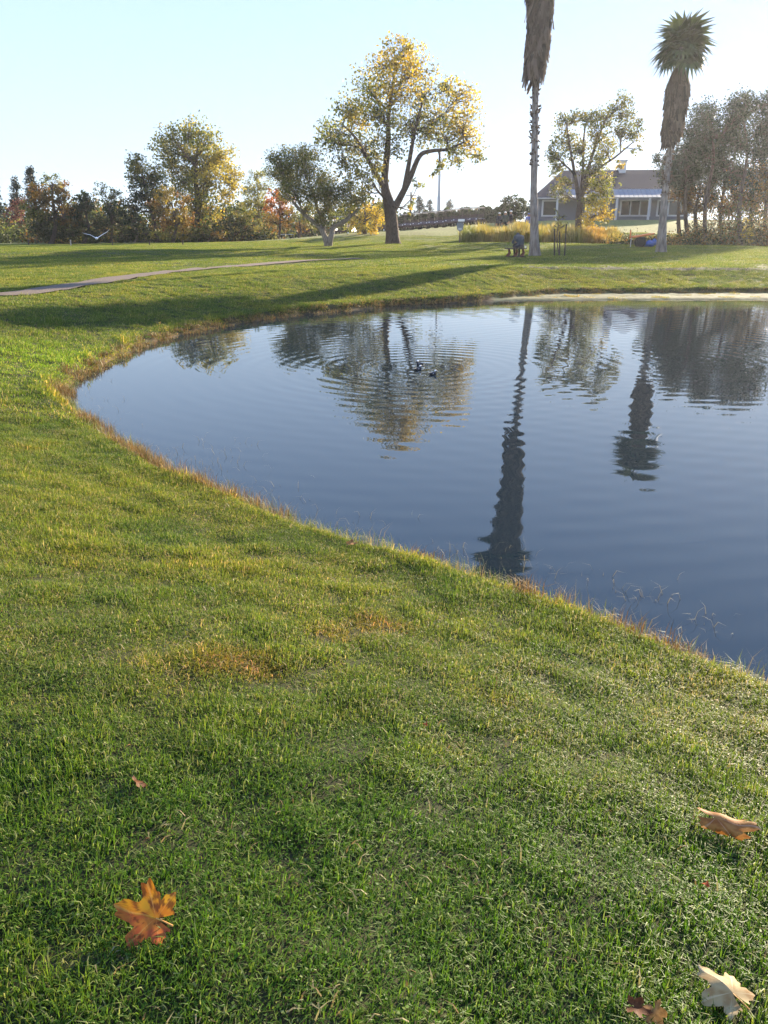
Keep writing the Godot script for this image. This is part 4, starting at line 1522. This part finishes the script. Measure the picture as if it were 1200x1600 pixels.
# ------------------------------------------------------------------ planting plan
func make_trees() -> void:
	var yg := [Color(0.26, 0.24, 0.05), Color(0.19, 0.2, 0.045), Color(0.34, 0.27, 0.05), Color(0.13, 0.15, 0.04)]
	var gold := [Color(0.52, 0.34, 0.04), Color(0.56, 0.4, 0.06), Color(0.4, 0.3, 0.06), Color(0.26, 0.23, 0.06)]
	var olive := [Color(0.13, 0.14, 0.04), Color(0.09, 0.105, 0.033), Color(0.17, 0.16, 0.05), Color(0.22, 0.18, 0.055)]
	var dark := [Color(0.04, 0.055, 0.025), Color(0.055, 0.065, 0.03), Color(0.035, 0.045, 0.022)]
	var rust := [Color(0.18, 0.085, 0.025), Color(0.16, 0.1, 0.03), Color(0.22, 0.13, 0.035), Color(0.1, 0.08, 0.028)]
	var fire := [Color(0.42, 0.12, 0.03), Color(0.36, 0.15, 0.04), Color(0.28, 0.12, 0.04)]
	var plum := [Color(0.16, 0.06, 0.055), Color(0.2, 0.09, 0.07), Color(0.1, 0.05, 0.04)]
	var pale := [Color(0.26, 0.25, 0.09), Color(0.32, 0.28, 0.08), Color(0.2, 0.2, 0.08)]
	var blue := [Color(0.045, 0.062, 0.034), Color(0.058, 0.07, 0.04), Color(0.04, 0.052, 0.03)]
	# the large central tree
	tree("cottonwood_tree", "large spreading tree with yellowing leaves at the centre of far lawn", "trees on the lawn", {u = 614, d = 60.0, r = 0.55, fork = 0.35, leaf = 0.125, n = 33, per = 15, sig = 0.19, deep = 2.4, pal = [yg, gold, olive], bark = "bark", leafm = "leaves",
		stems = [[[614, -1, 0.52], [612, 350, 0.46], [608, 320, 0.42], [601, 285, 0.27], [606, 230, 0.2], [608, 170, 0.13], [618, 110, 0.06]], [[610, 335, 0.3], [622, 315, 0.25], [640, 280, 0.2], [655, 245, 0.16], [672, 236, 0.13], [700, 233, 0.09], [725, 222, 0.05]], [[608, 315, 0.26], [595, 285, 0.18], [575, 250, 0.14], [555, 215, 0.09], [535, 195, 0.05]], [[632, 295, 0.2], [640, 250, 0.15], [648, 205, 0.12], [660, 160, 0.06]]],
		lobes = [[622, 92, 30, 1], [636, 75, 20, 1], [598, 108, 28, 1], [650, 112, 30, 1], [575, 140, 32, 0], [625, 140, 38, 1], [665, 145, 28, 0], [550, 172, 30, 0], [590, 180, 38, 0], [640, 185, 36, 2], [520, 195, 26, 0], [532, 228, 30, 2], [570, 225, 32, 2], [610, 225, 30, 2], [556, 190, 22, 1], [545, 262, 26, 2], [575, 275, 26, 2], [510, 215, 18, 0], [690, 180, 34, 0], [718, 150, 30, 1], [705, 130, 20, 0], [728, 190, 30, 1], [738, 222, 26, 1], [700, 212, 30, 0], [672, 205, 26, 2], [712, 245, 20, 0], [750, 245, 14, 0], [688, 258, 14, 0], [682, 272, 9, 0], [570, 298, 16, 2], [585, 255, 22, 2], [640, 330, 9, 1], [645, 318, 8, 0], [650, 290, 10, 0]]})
	tree("forked_tree", "olive tree with pale forked trunk leaning left beside the big tree", "trees on the lawn", {u = 513, d = 57.5, r = 0.3, fork = 0.45, leaf = 0.1, n = 150, per = 30, sig = 0.24, thin = 0.4, deep = 1.8, pal = [olive, gold, yg], bark = "pale_bark", leafm = "leaves",
		stems = [[[511, -1, 0.26], [508, 370, 0.2], [497, 352, 0.17], [475, 335, 0.13], [455, 312, 0.1], [440, 290, 0.06]], [[515, -1, 0.24], [518, 368, 0.19], [522, 355, 0.16], [540, 345, 0.12], [562, 325, 0.07]], [[505, 364, 0.16], [505, 345, 0.15], [495, 325, 0.1], [490, 300, 0.05]]],
		lobes = [[440, 252, 20], [462, 245, 20], [480, 240, 18], [428, 268, 18], [450, 275, 24], [478, 265, 24], [500, 280, 22], [465, 300, 24], [492, 305, 24], [520, 300, 26], [545, 300, 20], [515, 322, 20], [545, 325, 18], [562, 315, 16], [480, 325, 14], [505, 340, 12], [440, 300, 14]]})
	tree("golden_tree", "golden drooping tree behind the trunk of the big tree", "trees behind the lawn", {u = 570, d = 74.0, r = 0.2, top = [570, 325], leaf = 0.11, n = 60, deep = 1.8, hang = 0.25, pal = [gold, yg], lobes = [[555, 338, 16], [575, 330, 18], [592, 338, 16], [565, 350, 14], [585, 352, 12], [545, 348, 12, 1], [598, 322, 12, 1]]})
	# the left treeline
	tree("tall_tree", "tall full yellow green tree, tallest in the left treeline", "trees of the left treeline", {u = 305, d = 84.0, r = 0.4, top = [310, 225], leaf = 0.15, n = 38, per = 20, sig = 0.19, deep = 3.0, pal = [yg, [Color(0.36, 0.28, 0.05), Color(0.4, 0.31, 0.06), Color(0.28, 0.24, 0.05)], olive],
		lobes = [[278, 220, 24, 2], [305, 212, 24], [328, 222, 24], [258, 235, 20, 2], [290, 245, 28, 2], [322, 250, 28, 0], [345, 245, 24, 1], [262, 262, 22, 2], [300, 278, 28, 0], [335, 278, 26, 1], [358, 270, 18, 1], [362, 292, 16, 1], [318, 305, 28, 0], [345, 305, 18, 1], [300, 330, 24, 0], [325, 335, 26, 1], [335, 358, 18, 0], [280, 300, 22, 2]]})
	tree("leaning_tree", "dark grey olive tree leaning left of the tall yellow green tree", "trees of the left treeline", {u = 245, d = 79.0, r = 0.24, top = [222, 275], leaf = 0.12, n = 58, deep = 2.0, pal = [olive, dark, rust], lobes = [[203, 265, 16, 0], [220, 258, 19, 0], [238, 270, 19, 0], [210, 280, 19, 0], [232, 288, 23, 0], [248, 302, 21, 0], [220, 305, 22, 1], [240, 325, 23, 0], [215, 328, 21, 1]]})
	tree("amber_tree", "amber brown rounded tree in front of tall yellow green tree", "trees of the left treeline", {u = 268, d = 74.0, r = 0.18, top = [268, 315], leaf = 0.11, n = 62, deep = 1.6, pal = [rust, [Color(0.3, 0.2, 0.04), Color(0.26, 0.19, 0.045), Color(0.2, 0.15, 0.04)], olive], lobes = [[262, 305, 16, 1], [280, 315, 16, 0], [250, 322, 18, 0], [272, 335, 20, 1], [255, 345, 20, 0], [285, 345, 16, 0], [265, 365, 16, 2], [245, 362, 14, 2], [288, 365, 12, 1]]})
	tree("rust_tree", "broad rust brown tree beside the two conifers at far left", "trees of the left treeline", {u = 80, d = 76.0, r = 0.22, top = [82, 285], leaf = 0.12, n = 58, deep = 1.9, pal = [rust, olive, dark, gold], lobes = [[78, 288, 18, 1], [92, 295, 16, 0], [66, 302, 18, 0], [105, 308, 15, 0], [82, 315, 24, 0], [60, 330, 20, 1], [100, 332, 20, 0], [78, 345, 24, 2], [55, 358, 18, 2], [98, 358, 20, 2], [75, 370, 18, 2], [112, 345, 12, 0]]})
	tree("dark_shrub", "dark evergreen shrub behind the gliding gull, left of three", "dark shrubs of the treeline", {u = 130, d = 77.0, r = 0.14, top = [130, 320], leaf = 0.11, n = 62, deep = 1.6, pal = [dark, olive], lobes = [[132, 305, 12, 1], [120, 320, 16], [142, 318, 16], [128, 338, 20], [112, 350, 16], [146, 348, 18], [128, 365, 20], [148, 370, 14], [112, 372, 14]]})
	tree("dark_shrub", "dark evergreen shrub with bare twiggy top, middle of three", "dark shrubs of the treeline", {u = 170, d = 78.0, r = 0.14, top = [168, 315], leaf = 0.1, n = 56, deep = 1.6, pal = [dark, olive], lobes = [[162, 298, 12, 1], [178, 308, 14, 1], [165, 318, 16], [185, 328, 16], [170, 340, 20], [188, 350, 18], [165, 362, 18], [184, 370, 16]]})
	tree("dark_shrub", "low dark shrub beneath the leaning grey olive tree, rightmost of three", "dark shrubs of the treeline", {u = 208, d = 76.0, r = 0.12, top = [206, 345], leaf = 0.1, n = 62, deep = 1.5, pal = [dark, olive], lobes = [[200, 340, 15], [216, 345, 16], [205, 360, 18], [222, 365, 15, 1], [198, 372, 13]]})
	tree("plum_tree", "small plum red tree between the conifers at far left", "trees of the left treeline", {u = 26, d = 92.0, r = 0.15, top = [26, 325], leaf = 0.12, n = 55, deep = 1.5, pal = [plum, dark], lobes = [[26, 318, 12], [18, 332, 13], [34, 335, 13], [24, 350, 15], [40, 352, 12, 1], [10, 352, 12, 1]]})
	tree("orange_tree", "bright orange red tree left of the pale forked trunk", "trees behind the lawn", {u = 434, d = 86.0, r = 0.16, top = [436, 318], leaf = 0.12, n = 60, deep = 1.6, pal = [fire, rust], lobes = [[432, 302, 13], [446, 312, 14], [422, 318, 14], [438, 325, 17], [452, 335, 13, 1], [422, 342, 15, 1], [440, 348, 16, 1]]})
	tree("pale_tree", "pale yellow tree just left of the orange red tree", "trees behind the lawn", {u = 402, d = 96.0, r = 0.18, top = [402, 285], leaf = 0.13, n = 46, deep = 1.8, pal = [pale, yg, olive], lobes = [[400, 275, 13], [410, 290, 15], [390, 298, 15], [402, 310, 18], [386, 322, 15, 1], [414, 325, 14, 2], [400, 340, 17, 2]]})
	tree("olive_tree", "low dark olive tree right of the tall yellow green tree", "trees behind the lawn", {u = 378, d = 80.0, r = 0.13, top = [378, 335], leaf = 0.11, n = 56, deep = 1.4, pal = [olive, dark], lobes = [[372, 330, 14], [388, 338, 15], [368, 350, 15, 1], [385, 358, 15, 1], [402, 352, 13], [365, 366, 11, 1]]})
	tree("olive_tree", "low olive tree below the orange red tree and beside forked trunk", "trees behind the lawn", {u = 466, d = 84.0, r = 0.12, top = [466, 335], leaf = 0.11, n = 52, deep = 1.4, pal = [olive, rust], lobes = [[460, 335, 14], [476, 340, 14], [468, 352, 14, 1], [452, 352, 11, 1], [488, 352, 11]]})
	tree("olive_shrub", "olive shrub at the foot of the tall yellow green tree", "trees of the left treeline", {u = 322, d = 76.0, r = 0.1, top = [322, 362], leaf = 0.1, n = 60, deep = 1.2, pal = [olive, rust], lobes = [[312, 362, 12], [326, 358, 13], [340, 366, 11, 1], [350, 372, 9, 1], [302, 370, 10]]})
	conifer("dark conifer with broken top left of the rust brown tree", 37, 96.0, 276, 2.0, Color(0.035, 0.045, 0.026))
	conifer("dark narrow conifer rising behind the rust brown tree", 62, 100.0, 262, 1.9, Color(0.035, 0.045, 0.026))
	conifer("dark conifer cut by the left edge of the picture", 1, 92.0, 278, 2.2, Color(0.035, 0.045, 0.026))
	conifer("distant conifer beside the thin utility pole, taller one", 655, 150.0, 306, 2.6, Color(0.03, 0.042, 0.035))
	conifer("distant conifer right of the taller one, near the light pole", 671, 155.0, 312, 2.4, Color(0.03, 0.042, 0.035))
	conifer("blurred distant conifer right of the light pole", 702, 170.0, 312, 3.4, Color(0.045, 0.055, 0.04))
	conifer("far small conifer left of the round dark tree", 752, 190.0, 322, 2.6, Color(0.045, 0.055, 0.04))
	tree("far_tree", "small distant orange tree right of the light pole", "far trees on the skyline", {u = 719, d = 170.0, r = 0.15, top = [719, 332], leaf = 0.2, n = 20, deep = 1.4, pal = [gold, rust], lobes = [[714, 334, 8], [723, 332, 8], [719, 340, 10]]})
	tree("far_tree", "small distant brown tree left of the grey hip roof", "far trees on the skyline", {u = 737, d = 175.0, r = 0.15, top = [737, 332], leaf = 0.2, n = 20, deep = 1.4, pal = [rust, olive], lobes = [[732, 332, 8], [741, 330, 8], [737, 338, 10]]})
	tree("round_tree", "round dark tree between the carts and the left palm", "trees behind the lawn", {u = 802, d = 98.0, r = 0.2, top = [802, 320], leaf = 0.15, n = 52, deep = 2.0, pal = [dark, rust], lobes = [[790, 318, 12], [806, 315, 12], [820, 322, 12], [782, 330, 11], [800, 330, 16], [818, 336, 14], [786, 342, 13], [832, 332, 9], [804, 345, 14]]})
	# the tree before the house
	tree("house_tree", "thin crowned multi stemmed tree standing before the grey clubhouse", "trees on the lawn", {u = 905, d = 67.0, r = 0.3, fork = 0.35, leaf = 0.115, n = 62, per = 18, sig = 0.22, deep = 2.0, pal = [olive, yg, gold], bark = "bark",
		stems = [[[903, -1, 0.33], [904, 335, 0.26], [908, 305, 0.22], [918, 265, 0.14], [935, 215, 0.1], [955, 165, 0.03]], [[904, 320, 0.2], [900, 285, 0.14], [893, 240, 0.1], [886, 195, 0.03]], [[912, 300, 0.14], [935, 265, 0.1], [962, 245, 0.07], [992, 220, 0.03]], [[905, 315, 0.16], [912, 270, 0.11], [912, 220, 0.07], [915, 190, 0.03]]],
		lobes = [[888, 185, 16], [905, 180, 14], [920, 185, 14], [892, 215, 18], [862, 245, 16], [872, 262, 16], [905, 235, 20], [930, 210, 20], [945, 180, 18], [962, 168, 18], [975, 182, 14], [965, 205, 18], [945, 235, 20, 1], [985, 210, 14], [1005, 190, 10], [990, 235, 8], [915, 262, 20, 0], [935, 285, 20, 1], [945, 305, 16, 1], [925, 315, 20, 1], [935, 335, 16, 2], [915, 340, 16, 2], [885, 300, 16, 0], [880, 285, 12], [868, 225, 9], [958, 262, 9, 2]]})
	tree("staked_sapling", "thin staked sapling with sparse pale leaves beside left palm", "trees on the lawn", {u = 875, d = 43.6, r = 0.035, top = [875, 335], leaf = 0.05, n = 70, per = 8, deep = 0.3, pal = [olive, pale], lobes = [[870, 342, 8, 1], [880, 338, 8], [875, 352, 9], [866, 352, 6, 1], [884, 352, 6, 1], [872, 328, 6]]})
	# the dark stand at the right
	var q := "dark trees of the right stand"
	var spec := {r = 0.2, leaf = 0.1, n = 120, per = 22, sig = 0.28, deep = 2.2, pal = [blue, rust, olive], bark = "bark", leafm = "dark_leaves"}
	var stand := [["dark tree just right of the right palm, lowest of the stand", 1076, 66.0, [1068, 235], [[1052, 250, 15], [1068, 238, 18], [1040, 262, 11], [1062, 262, 18], [1085, 225, 16], [1090, 250, 18], [1075, 282, 16], [1100, 270, 14], [1030, 245, 7]]],
		["dark tree with twin trunks in the middle of right stand", 1102, 64.0, [1112, 190], [[1100, 185, 16], [1118, 172, 18], [1134, 185, 16], [1098, 212, 18], [1122, 208, 22], [1145, 215, 18], [1108, 240, 20], [1132, 245, 18], [1085, 200, 12]]],
		["tall dark tree with leaning trunk right of the twin trunks", 1156, 63.0, [1160, 175], [[1155, 168, 14], [1172, 152, 16], [1188, 168, 16], [1165, 190, 20], [1190, 200, 20], [1160, 222, 20], [1145, 250, 20], [1180, 235, 20], [1172, 265, 18], [1150, 280, 14]]],
		["dark tree with low spreading branches behind the orange sapling", 1180, 66.5, [1178, 270], [[1165, 285, 16], [1185, 290, 16], [1205, 300, 16], [1172, 312, 14, 1], [1195, 325, 16, 1], [1155, 325, 12, 1]]],
		["slender dark tree in the gap right of the right palm", 1090, 68.5, [1092, 260], [[1080, 270, 14], [1100, 278, 14], [1072, 300, 12, 1], [1108, 305, 14], [1090, 322, 13, 1], [1120, 330, 13, 1]]],
		["dark tree cut by the right edge of the picture", 1196, 64.0, [1202, 170], [[1205, 160, 18], [1222, 180, 22], [1200, 200, 20], [1225, 215, 22], [1205, 235, 20], [1198, 265, 18, 1], [1218, 260, 20], [1195, 295, 16, 1], [1212, 310, 16, 1]]],
		["slim tree with brownish leaves between the dark trunks", 1130, 67.0, [1132, 260], [[1120, 275, 14], [1140, 280, 15, 1], [1112, 300, 13, 1], [1132, 305, 14, 1], [1090, 300, 12, 1], [1150, 310, 12, 1]]],
		["bushy low tree against the sunlit clubhouse gable", 1062, 70.0, [1064, 290], [[1048, 285, 11], [1066, 280, 12], [1082, 300, 12, 1], [1060, 300, 10, 1], [1092, 322, 12, 1], [1078, 328, 10, 1]]]]
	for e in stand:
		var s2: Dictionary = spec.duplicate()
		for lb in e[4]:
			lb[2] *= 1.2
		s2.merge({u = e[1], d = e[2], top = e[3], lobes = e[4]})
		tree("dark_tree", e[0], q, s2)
	tree("orange_sapling", "little orange sapling glowing between trunks of the right stand", "trees on the lawn", {u = 1167, d = 61.0, r = 0.04, top = [1167, 345], leaf = 0.06, n = 110, per = 16, deep = 0.4, pal = [gold, fire], lobes = [[1165, 345, 7], [1170, 358, 9], [1163, 368, 8], [1172, 374, 7]]})
	print("trees ", Time.get_ticks_msec())
	# masses nobody could count: the wood behind the treeline, the undergrowth, the ochre bed
	var wood := MB.new()
	for k in 260:
		var u := rng.randf_range(-120, 600)
		var d := rng.randf_range(98, 135)
		var v := rng.randf_range(338, 372) + 8.0 * sin(u * 0.03)
		var c0: Color = [dark, olive, rust, dark][rng.randi() % 4][rng.randi() % 3]
		var ce := P(u, v, d)
		for z in 130:
			var c := c0 * rng.randf_range(0.6, 1.4)
			c.a = 1.0
			leaf(wood, ce + Vector3(rng.randfn(), rng.randfn() * 0.8, rng.randfn()) * 1.1, 0.26, 0.16, c)
	for k in 230:
		var g := G(rng.randf_range(-60, 420), rng.randf_range(78, 90))
		var c0: Color = [dark, dark, olive, rust][rng.randi() % 4][rng.randi() % 3]
		var hh := rng.randf_range(0.6, 2.0)
		for z in 110:
			var c := c0 * rng.randf_range(0.6, 1.4)
			c.a = 1.0
			leaf(wood, g + Vector3(rng.randfn() * 0.8, absf(rng.randfn()) * 0.6 * hh, rng.randfn() * 0.5), 0.14, 0.08, c)
	for k in 50:
		var b := G(rng.randf_range(-100, 600), rng.randf_range(100, 130))
		for z in 3:
			var c := Color(0.05, 0.04, 0.03)
			var o := wood.v.size()
			wood.v.append_array(PackedVector3Array([b + Vector3(-0.12, 0, 0.1 * z), b + Vector3(0.12, 0, -0.1 * z), b + Vector3(0, 5.0, 0)]))
			for y in 3:
				wood.c.append(c)
			wood.i.append_array(PackedInt32Array([o, o + 1, o + 2]))
	tag(put("woodland", wood.mesh(), mats.leaves), "dim mass of woodland behind the left treeline", "woodland", "", "stuff")
	var hedge := MB.new()
	var h0 := G(622, 113.0)
	for k in 16000:
		var u := rng.randf_range(622, 800)
		var g := G(u, rng.randf_range(112.0, 114.0)) - h0
		var c: Color = dark[rng.randi() % 3] * rng.randf_range(0.6, 1.5)
		c.a = 1.0
		leaf(hedge, g + Vector3(rng.randfn() * 0.1, rng.randf() * (2.0 + 0.25 * sin(u * 0.21) + 0.15 * sin(u * 0.57)), 0), 0.16, 0.1, c)
	var hd := put("hedge", hedge.mesh(), mats.leaves)
	hd.position = h0
	tag(hd, "dark hedge behind the row of golf carts", "hedge")
	var under := MB.new()
	for k in 300:
		var u := rng.randf_range(945, 1290)
		var d := rng.randf_range(61.5, 66.5)
		var g := G(u, d)
		var hh := rng.randf_range(0.25, 1.0) * (1.0 + smooth(1060, 1120, u) * 2.6) * (0.6 if u < 1060 else 1.0)
		var c0: Color = [dark, olive, rust, blue][rng.randi() % 4][rng.randi() % 3]
		for z in 110:
			var c := c0 * rng.randf_range(0.6, 1.4)
			c.a = 1.0
			leaf(under, g + Vector3(rng.randfn() * 0.45, absf(rng.randfn()) * 0.5 * hh + 0.05, rng.randfn() * 0.45), 0.09, 0.045, c)
	tag(put("undergrowth", under.mesh(), mats.leaves), "dark brushy undergrowth below the right stand and house lawn", "undergrowth", "", "stuff")
	var bed := MB.new()
	var och := [Color(0.34, 0.25, 0.07), Color(0.3, 0.25, 0.08), Color(0.25, 0.23, 0.07), Color(0.4, 0.29, 0.09)]
	for k in 330:
		var u := rng.randf_range(722, 968)
		var d := rng.randf_range(63.0, 68.5)
		var g := G(u, d)
		var hh := rng.randf_range(0.9, 1.5) * (1.0 - 0.45 * smooth(925, 968, u)) * (0.75 + 0.4 * noise.get_noise_1d(u * 4.0) + 0.2)
		var c0: Color = och[rng.randi() % 4].lerp(Color(0.45, 0.2, 0.06), 0.5 * gauss2((u - 930) / 14.0, 0)).lerp(Color(0.16, 0.2, 0.05), 0.7 * smooth(765, 735, u))
		for z in 46:
			var a := rng.randf() * TAU
			var l := hh * rng.randf_range(0.6, 1.1)
			var o := bed.v.size()
			var p := g + Vector3(rng.randfn(), 0, rng.randfn()) * 0.16
			var tip := p + Vector3(cos(a) * 0.38 * l, l, sin(a) * 0.38 * l)
			var w := Vector3(-sin(a), 0, cos(a)) * 0.028
			var c := c0 * rng.randf_range(0.65, 1.3)
			c.a = 1.0
			bed.v.append_array(PackedVector3Array([p - w * 0.6, p + w * 0.6, p.lerp(tip, 0.6) + w + Vector3(0, 0.05, 0), p.lerp(tip, 0.6) - w + Vector3(0, 0.05, 0), tip]))
			for y in 5:
				bed.c.append(c)
			bed.i.append_array(PackedInt32Array([o, o + 1, o + 2, o, o + 2, o + 3, o + 3, o + 2, o + 4]))
	tag(put("ornamental_grass", bed.mesh(), mats.leaves), "bed of tall feathery ochre grass before the clubhouse", "grass bed", "", "stuff")

func make_palms() -> void:
	for k in 4:
		frond_meshes.append(frond_mesh(rng.randf_range(1.2, 1.4), rng.randf_range(0.8, 1.4), Color(0.075, 0.095, 0.04)))
	palm("tall fan palm left of the clubhouse with shaggy brown skirt", 44.0, [[836, -1, 0.36], [835, 375, 0.24], [834, 300, 0.175], [836, 200, 0.155], [837, 120, 0.16], [845, -130, 0.22], [847, -205, 0.2]],
		[[128, 0.34, -4], [112, 0.52, -3], [85, 0.56, 0], [40, 0.62, 4], [0, 0.66, 3], [-60, 0.78, 2], [-120, 0.95, 0], [-180, 0.8, 0]], 34, 1.05)
	palm("fan palm with full green crown at the right of the far lawn", 48.0, [[1033, -1, 0.34], [1034, 370, 0.25], [1038, 310, 0.19], [1046, 240, 0.165], [1054, 200, 0.16], [1060, 120, 0.24], [1066, 70, 0.2]],
		[[218, 0.3, -5], [200, 0.5, -4], [160, 0.58, 0], [134, 0.62, 1], [118, 0.36, 1]], 34, 0.9)

func make_materials() -> void:
	bark_mat("bark", lin(0.13, 0.1, 0.085))
	bark_mat("pale_bark", lin(0.33, 0.29, 0.25))
	bark_mat("palm_bark", lin(0.3, 0.265, 0.24), 3.0)
	leaf_mat("leaves", 1.0)
	leaf_mat("needles", 0.3)
	leaf_mat("dark_leaves", 0.35)
	leaf_mat("palm_leaf", 0.4, 0.45)
	leaf_mat("thatch", 0.3, 0.85)
	var dl := leaf_mat("dry_leaf", 0.4, 0.65)
	dl.albedo_color = lin(0.72, 0.66, 0.6)
	dl.cull_mode = BaseMaterial3D.CULL_DISABLED
	mat("leaf_stalk", lin(0.5, 0.24, 0.06), 0.5)
	mat("dark_wood", lin(0.05, 0.038, 0.03), 0.8)
	mat("red_wood", lin(0.12, 0.045, 0.03), 0.7)
	mat("pale_wood", lin(0.4, 0.36, 0.3), 0.8)
	mat("cloth", Color.WHITE, 0.9, 0.2, true)
	mat("blue_cloth", lin(0.06, 0.11, 0.3), 0.85)
	mat("white_paint", lin(0.8, 0.8, 0.78), 0.5)
	mat("orange_paint", lin(0.72, 0.2, 0.06), 0.5)
	mat("rubber", lin(0.02, 0.02, 0.02), 0.7)
	mat("cart_body", lin(0.055, 0.03, 0.035), 0.35)
	mat("cart_seat", lin(0.07, 0.05, 0.045), 0.6)
	mat("cart_roof", lin(0.35, 0.32, 0.31), 0.45)
	mat("galvanised", lin(0.42, 0.44, 0.47), 0.5)
	mat("slate_sign", lin(0.16, 0.18, 0.21), 0.6)
	mat("siding", lin(0.12, 0.125, 0.15), 0.8)
	mat("sunlit_siding", lin(0.6, 0.55, 0.5), 0.8)  # gable end: its sunlit brightness is put into the siding colour
	mat("trim", lin(0.45, 0.455, 0.47), 0.6)
	mat("slate", lin(0.02, 0.023, 0.036), 0.95, 0.06)
	mat("far_roof", lin(0.2, 0.21, 0.24), 0.8)
	var mr := mat("metal_roof", lin(0.24, 0.245, 0.255), 0.7, 0.2)
	mr.metallic = 0.0
	mat("window_glass", lin(0.02, 0.024, 0.028), 0.05, 0.5)
	var fe := mat("feather", lin(0.85, 0.85, 0.84), 0.7)
	fe.backlight_enabled = true
	fe.backlight = lin(0.9, 0.9, 0.88)
	mat("black_feather", lin(0.025, 0.025, 0.03), 0.5)

func sky_image(to_sun: Vector3) -> Image:
	var w := 512
	var h := 256
	var im := Image.create(w, h, false, Image.FORMAT_RGBF)
	for j in h:
		var el := PI / 2.0 - PI * (j + 0.5) / h
		for i in w:
			var az := TAU * ((i + 0.5) / w - 0.5)
			var dir := Vector3(sin(az) * cos(el), sin(el), -cos(az) * cos(el))
			var t := 1.0 - exp(-maxf(0.0, sin(el)) * 1.75)
			var c := Vector3(0.24, 0.296, 0.332).lerp(Vector3(0.03, 0.115, 0.365), t)
			var ang := rad_to_deg(acos(clampf(dir.dot(to_sun), -1.0, 1.0)))
			c += Vector3(1.0, 0.95, 0.88) * (0.25 * exp(-ang / 24.0) + 0.6 * exp(-ang / 7.0))
			im.set_pixel(i, j, Color(c.x, c.y, c.z))
	return im

func _ready() -> void:
	rng.seed = 20241
	noise.seed = 11
	noise.frequency = 0.01
	noise2.seed = 29
	noise2.frequency = 0.01
	noise2.fractal_octaves = 3
	# camera
	var cam := Camera3D.new()
	cam.name = "camera"
	cam.fov = rad_to_deg(2.0 * atan(800.0 / FPX))
	cam.position = Vector3(0, EYE, 0)
	cam.rotation.x = -PITCH
	cam.near = 0.05
	cam.far = 2000.0
	add_child(cam)
	cam.current = true
	# sky and sun
	var az := deg_to_rad(SUN_AZ)
	var el := deg_to_rad(SUN_EL)
	var to_sun := Vector3(sin(az) * cos(el), sin(el), -cos(az) * cos(el))
	var env := Environment.new()
	env.background_mode = Environment.BG_SKY
	var sm := PanoramaSkyMaterial.new()
	sm.panorama = ImageTexture.create_from_image(sky_image(to_sun))
	env.sky = Sky.new()
	env.sky.sky_material = sm
	env.tonemap_mode = Environment.TONE_MAPPER_LINEAR
	env.tonemap_exposure = 4.0
	env.volumetric_fog_enabled = true      # thin morning haze, brighter towards the sun
	env.volumetric_fog_density = 0.00028
	env.volumetric_fog_albedo = Color(0.97, 0.98, 1.0)
	env.volumetric_fog_anisotropy = 0.6
	env.sdfgi_enabled = true
	env.ssao_enabled = true
	env.ssil_enabled = true
	var we := WorldEnvironment.new()
	we.name = "environment"
	we.environment = env
	add_child(we)
	var sun := DirectionalLight3D.new()
	sun.name = "sun"
	sun.light_color = Color(1.0, 0.93, 0.82)
	sun.light_energy = 1.6
	sun.light_angular_distance = 0.55
	sun.shadow_enabled = true
	add_child(sun)
	sun.look_at_from_position(Vector3.ZERO, -to_sun)
	# structure
	make_materials()
	make_shore()
	for q in [[-60, 455], [0, 456], [120, 443], [240, 428], [360, 416], [470, 408], [560, 404.5]]:
		var g := 0.75
		var d: float = (EYE - g) / tan(PITCH + atan((q[1] - 800.0) / FPX))
		path_line.append(Vector2((q[0] - 600.0) * mpp(d, g), d))
	print("shore ", Time.get_ticks_msec())
	make_ground()
	make_path()
	print("ground ", Time.get_ticks_msec())
	make_water()
	print("water ", Time.get_ticks_msec())
	make_grass()
	make_bank_plants()
	print("grass ", Time.get_ticks_msec())
	make_trees()
	make_palms()
	print("palms ", Time.get_ticks_msec())
	make_house()
	make_carts()
	make_bench_and_sitter()
	make_people()
	make_small_things()
	make_birds()
	make_leaves()
	print("done ", Time.get_ticks_msec())
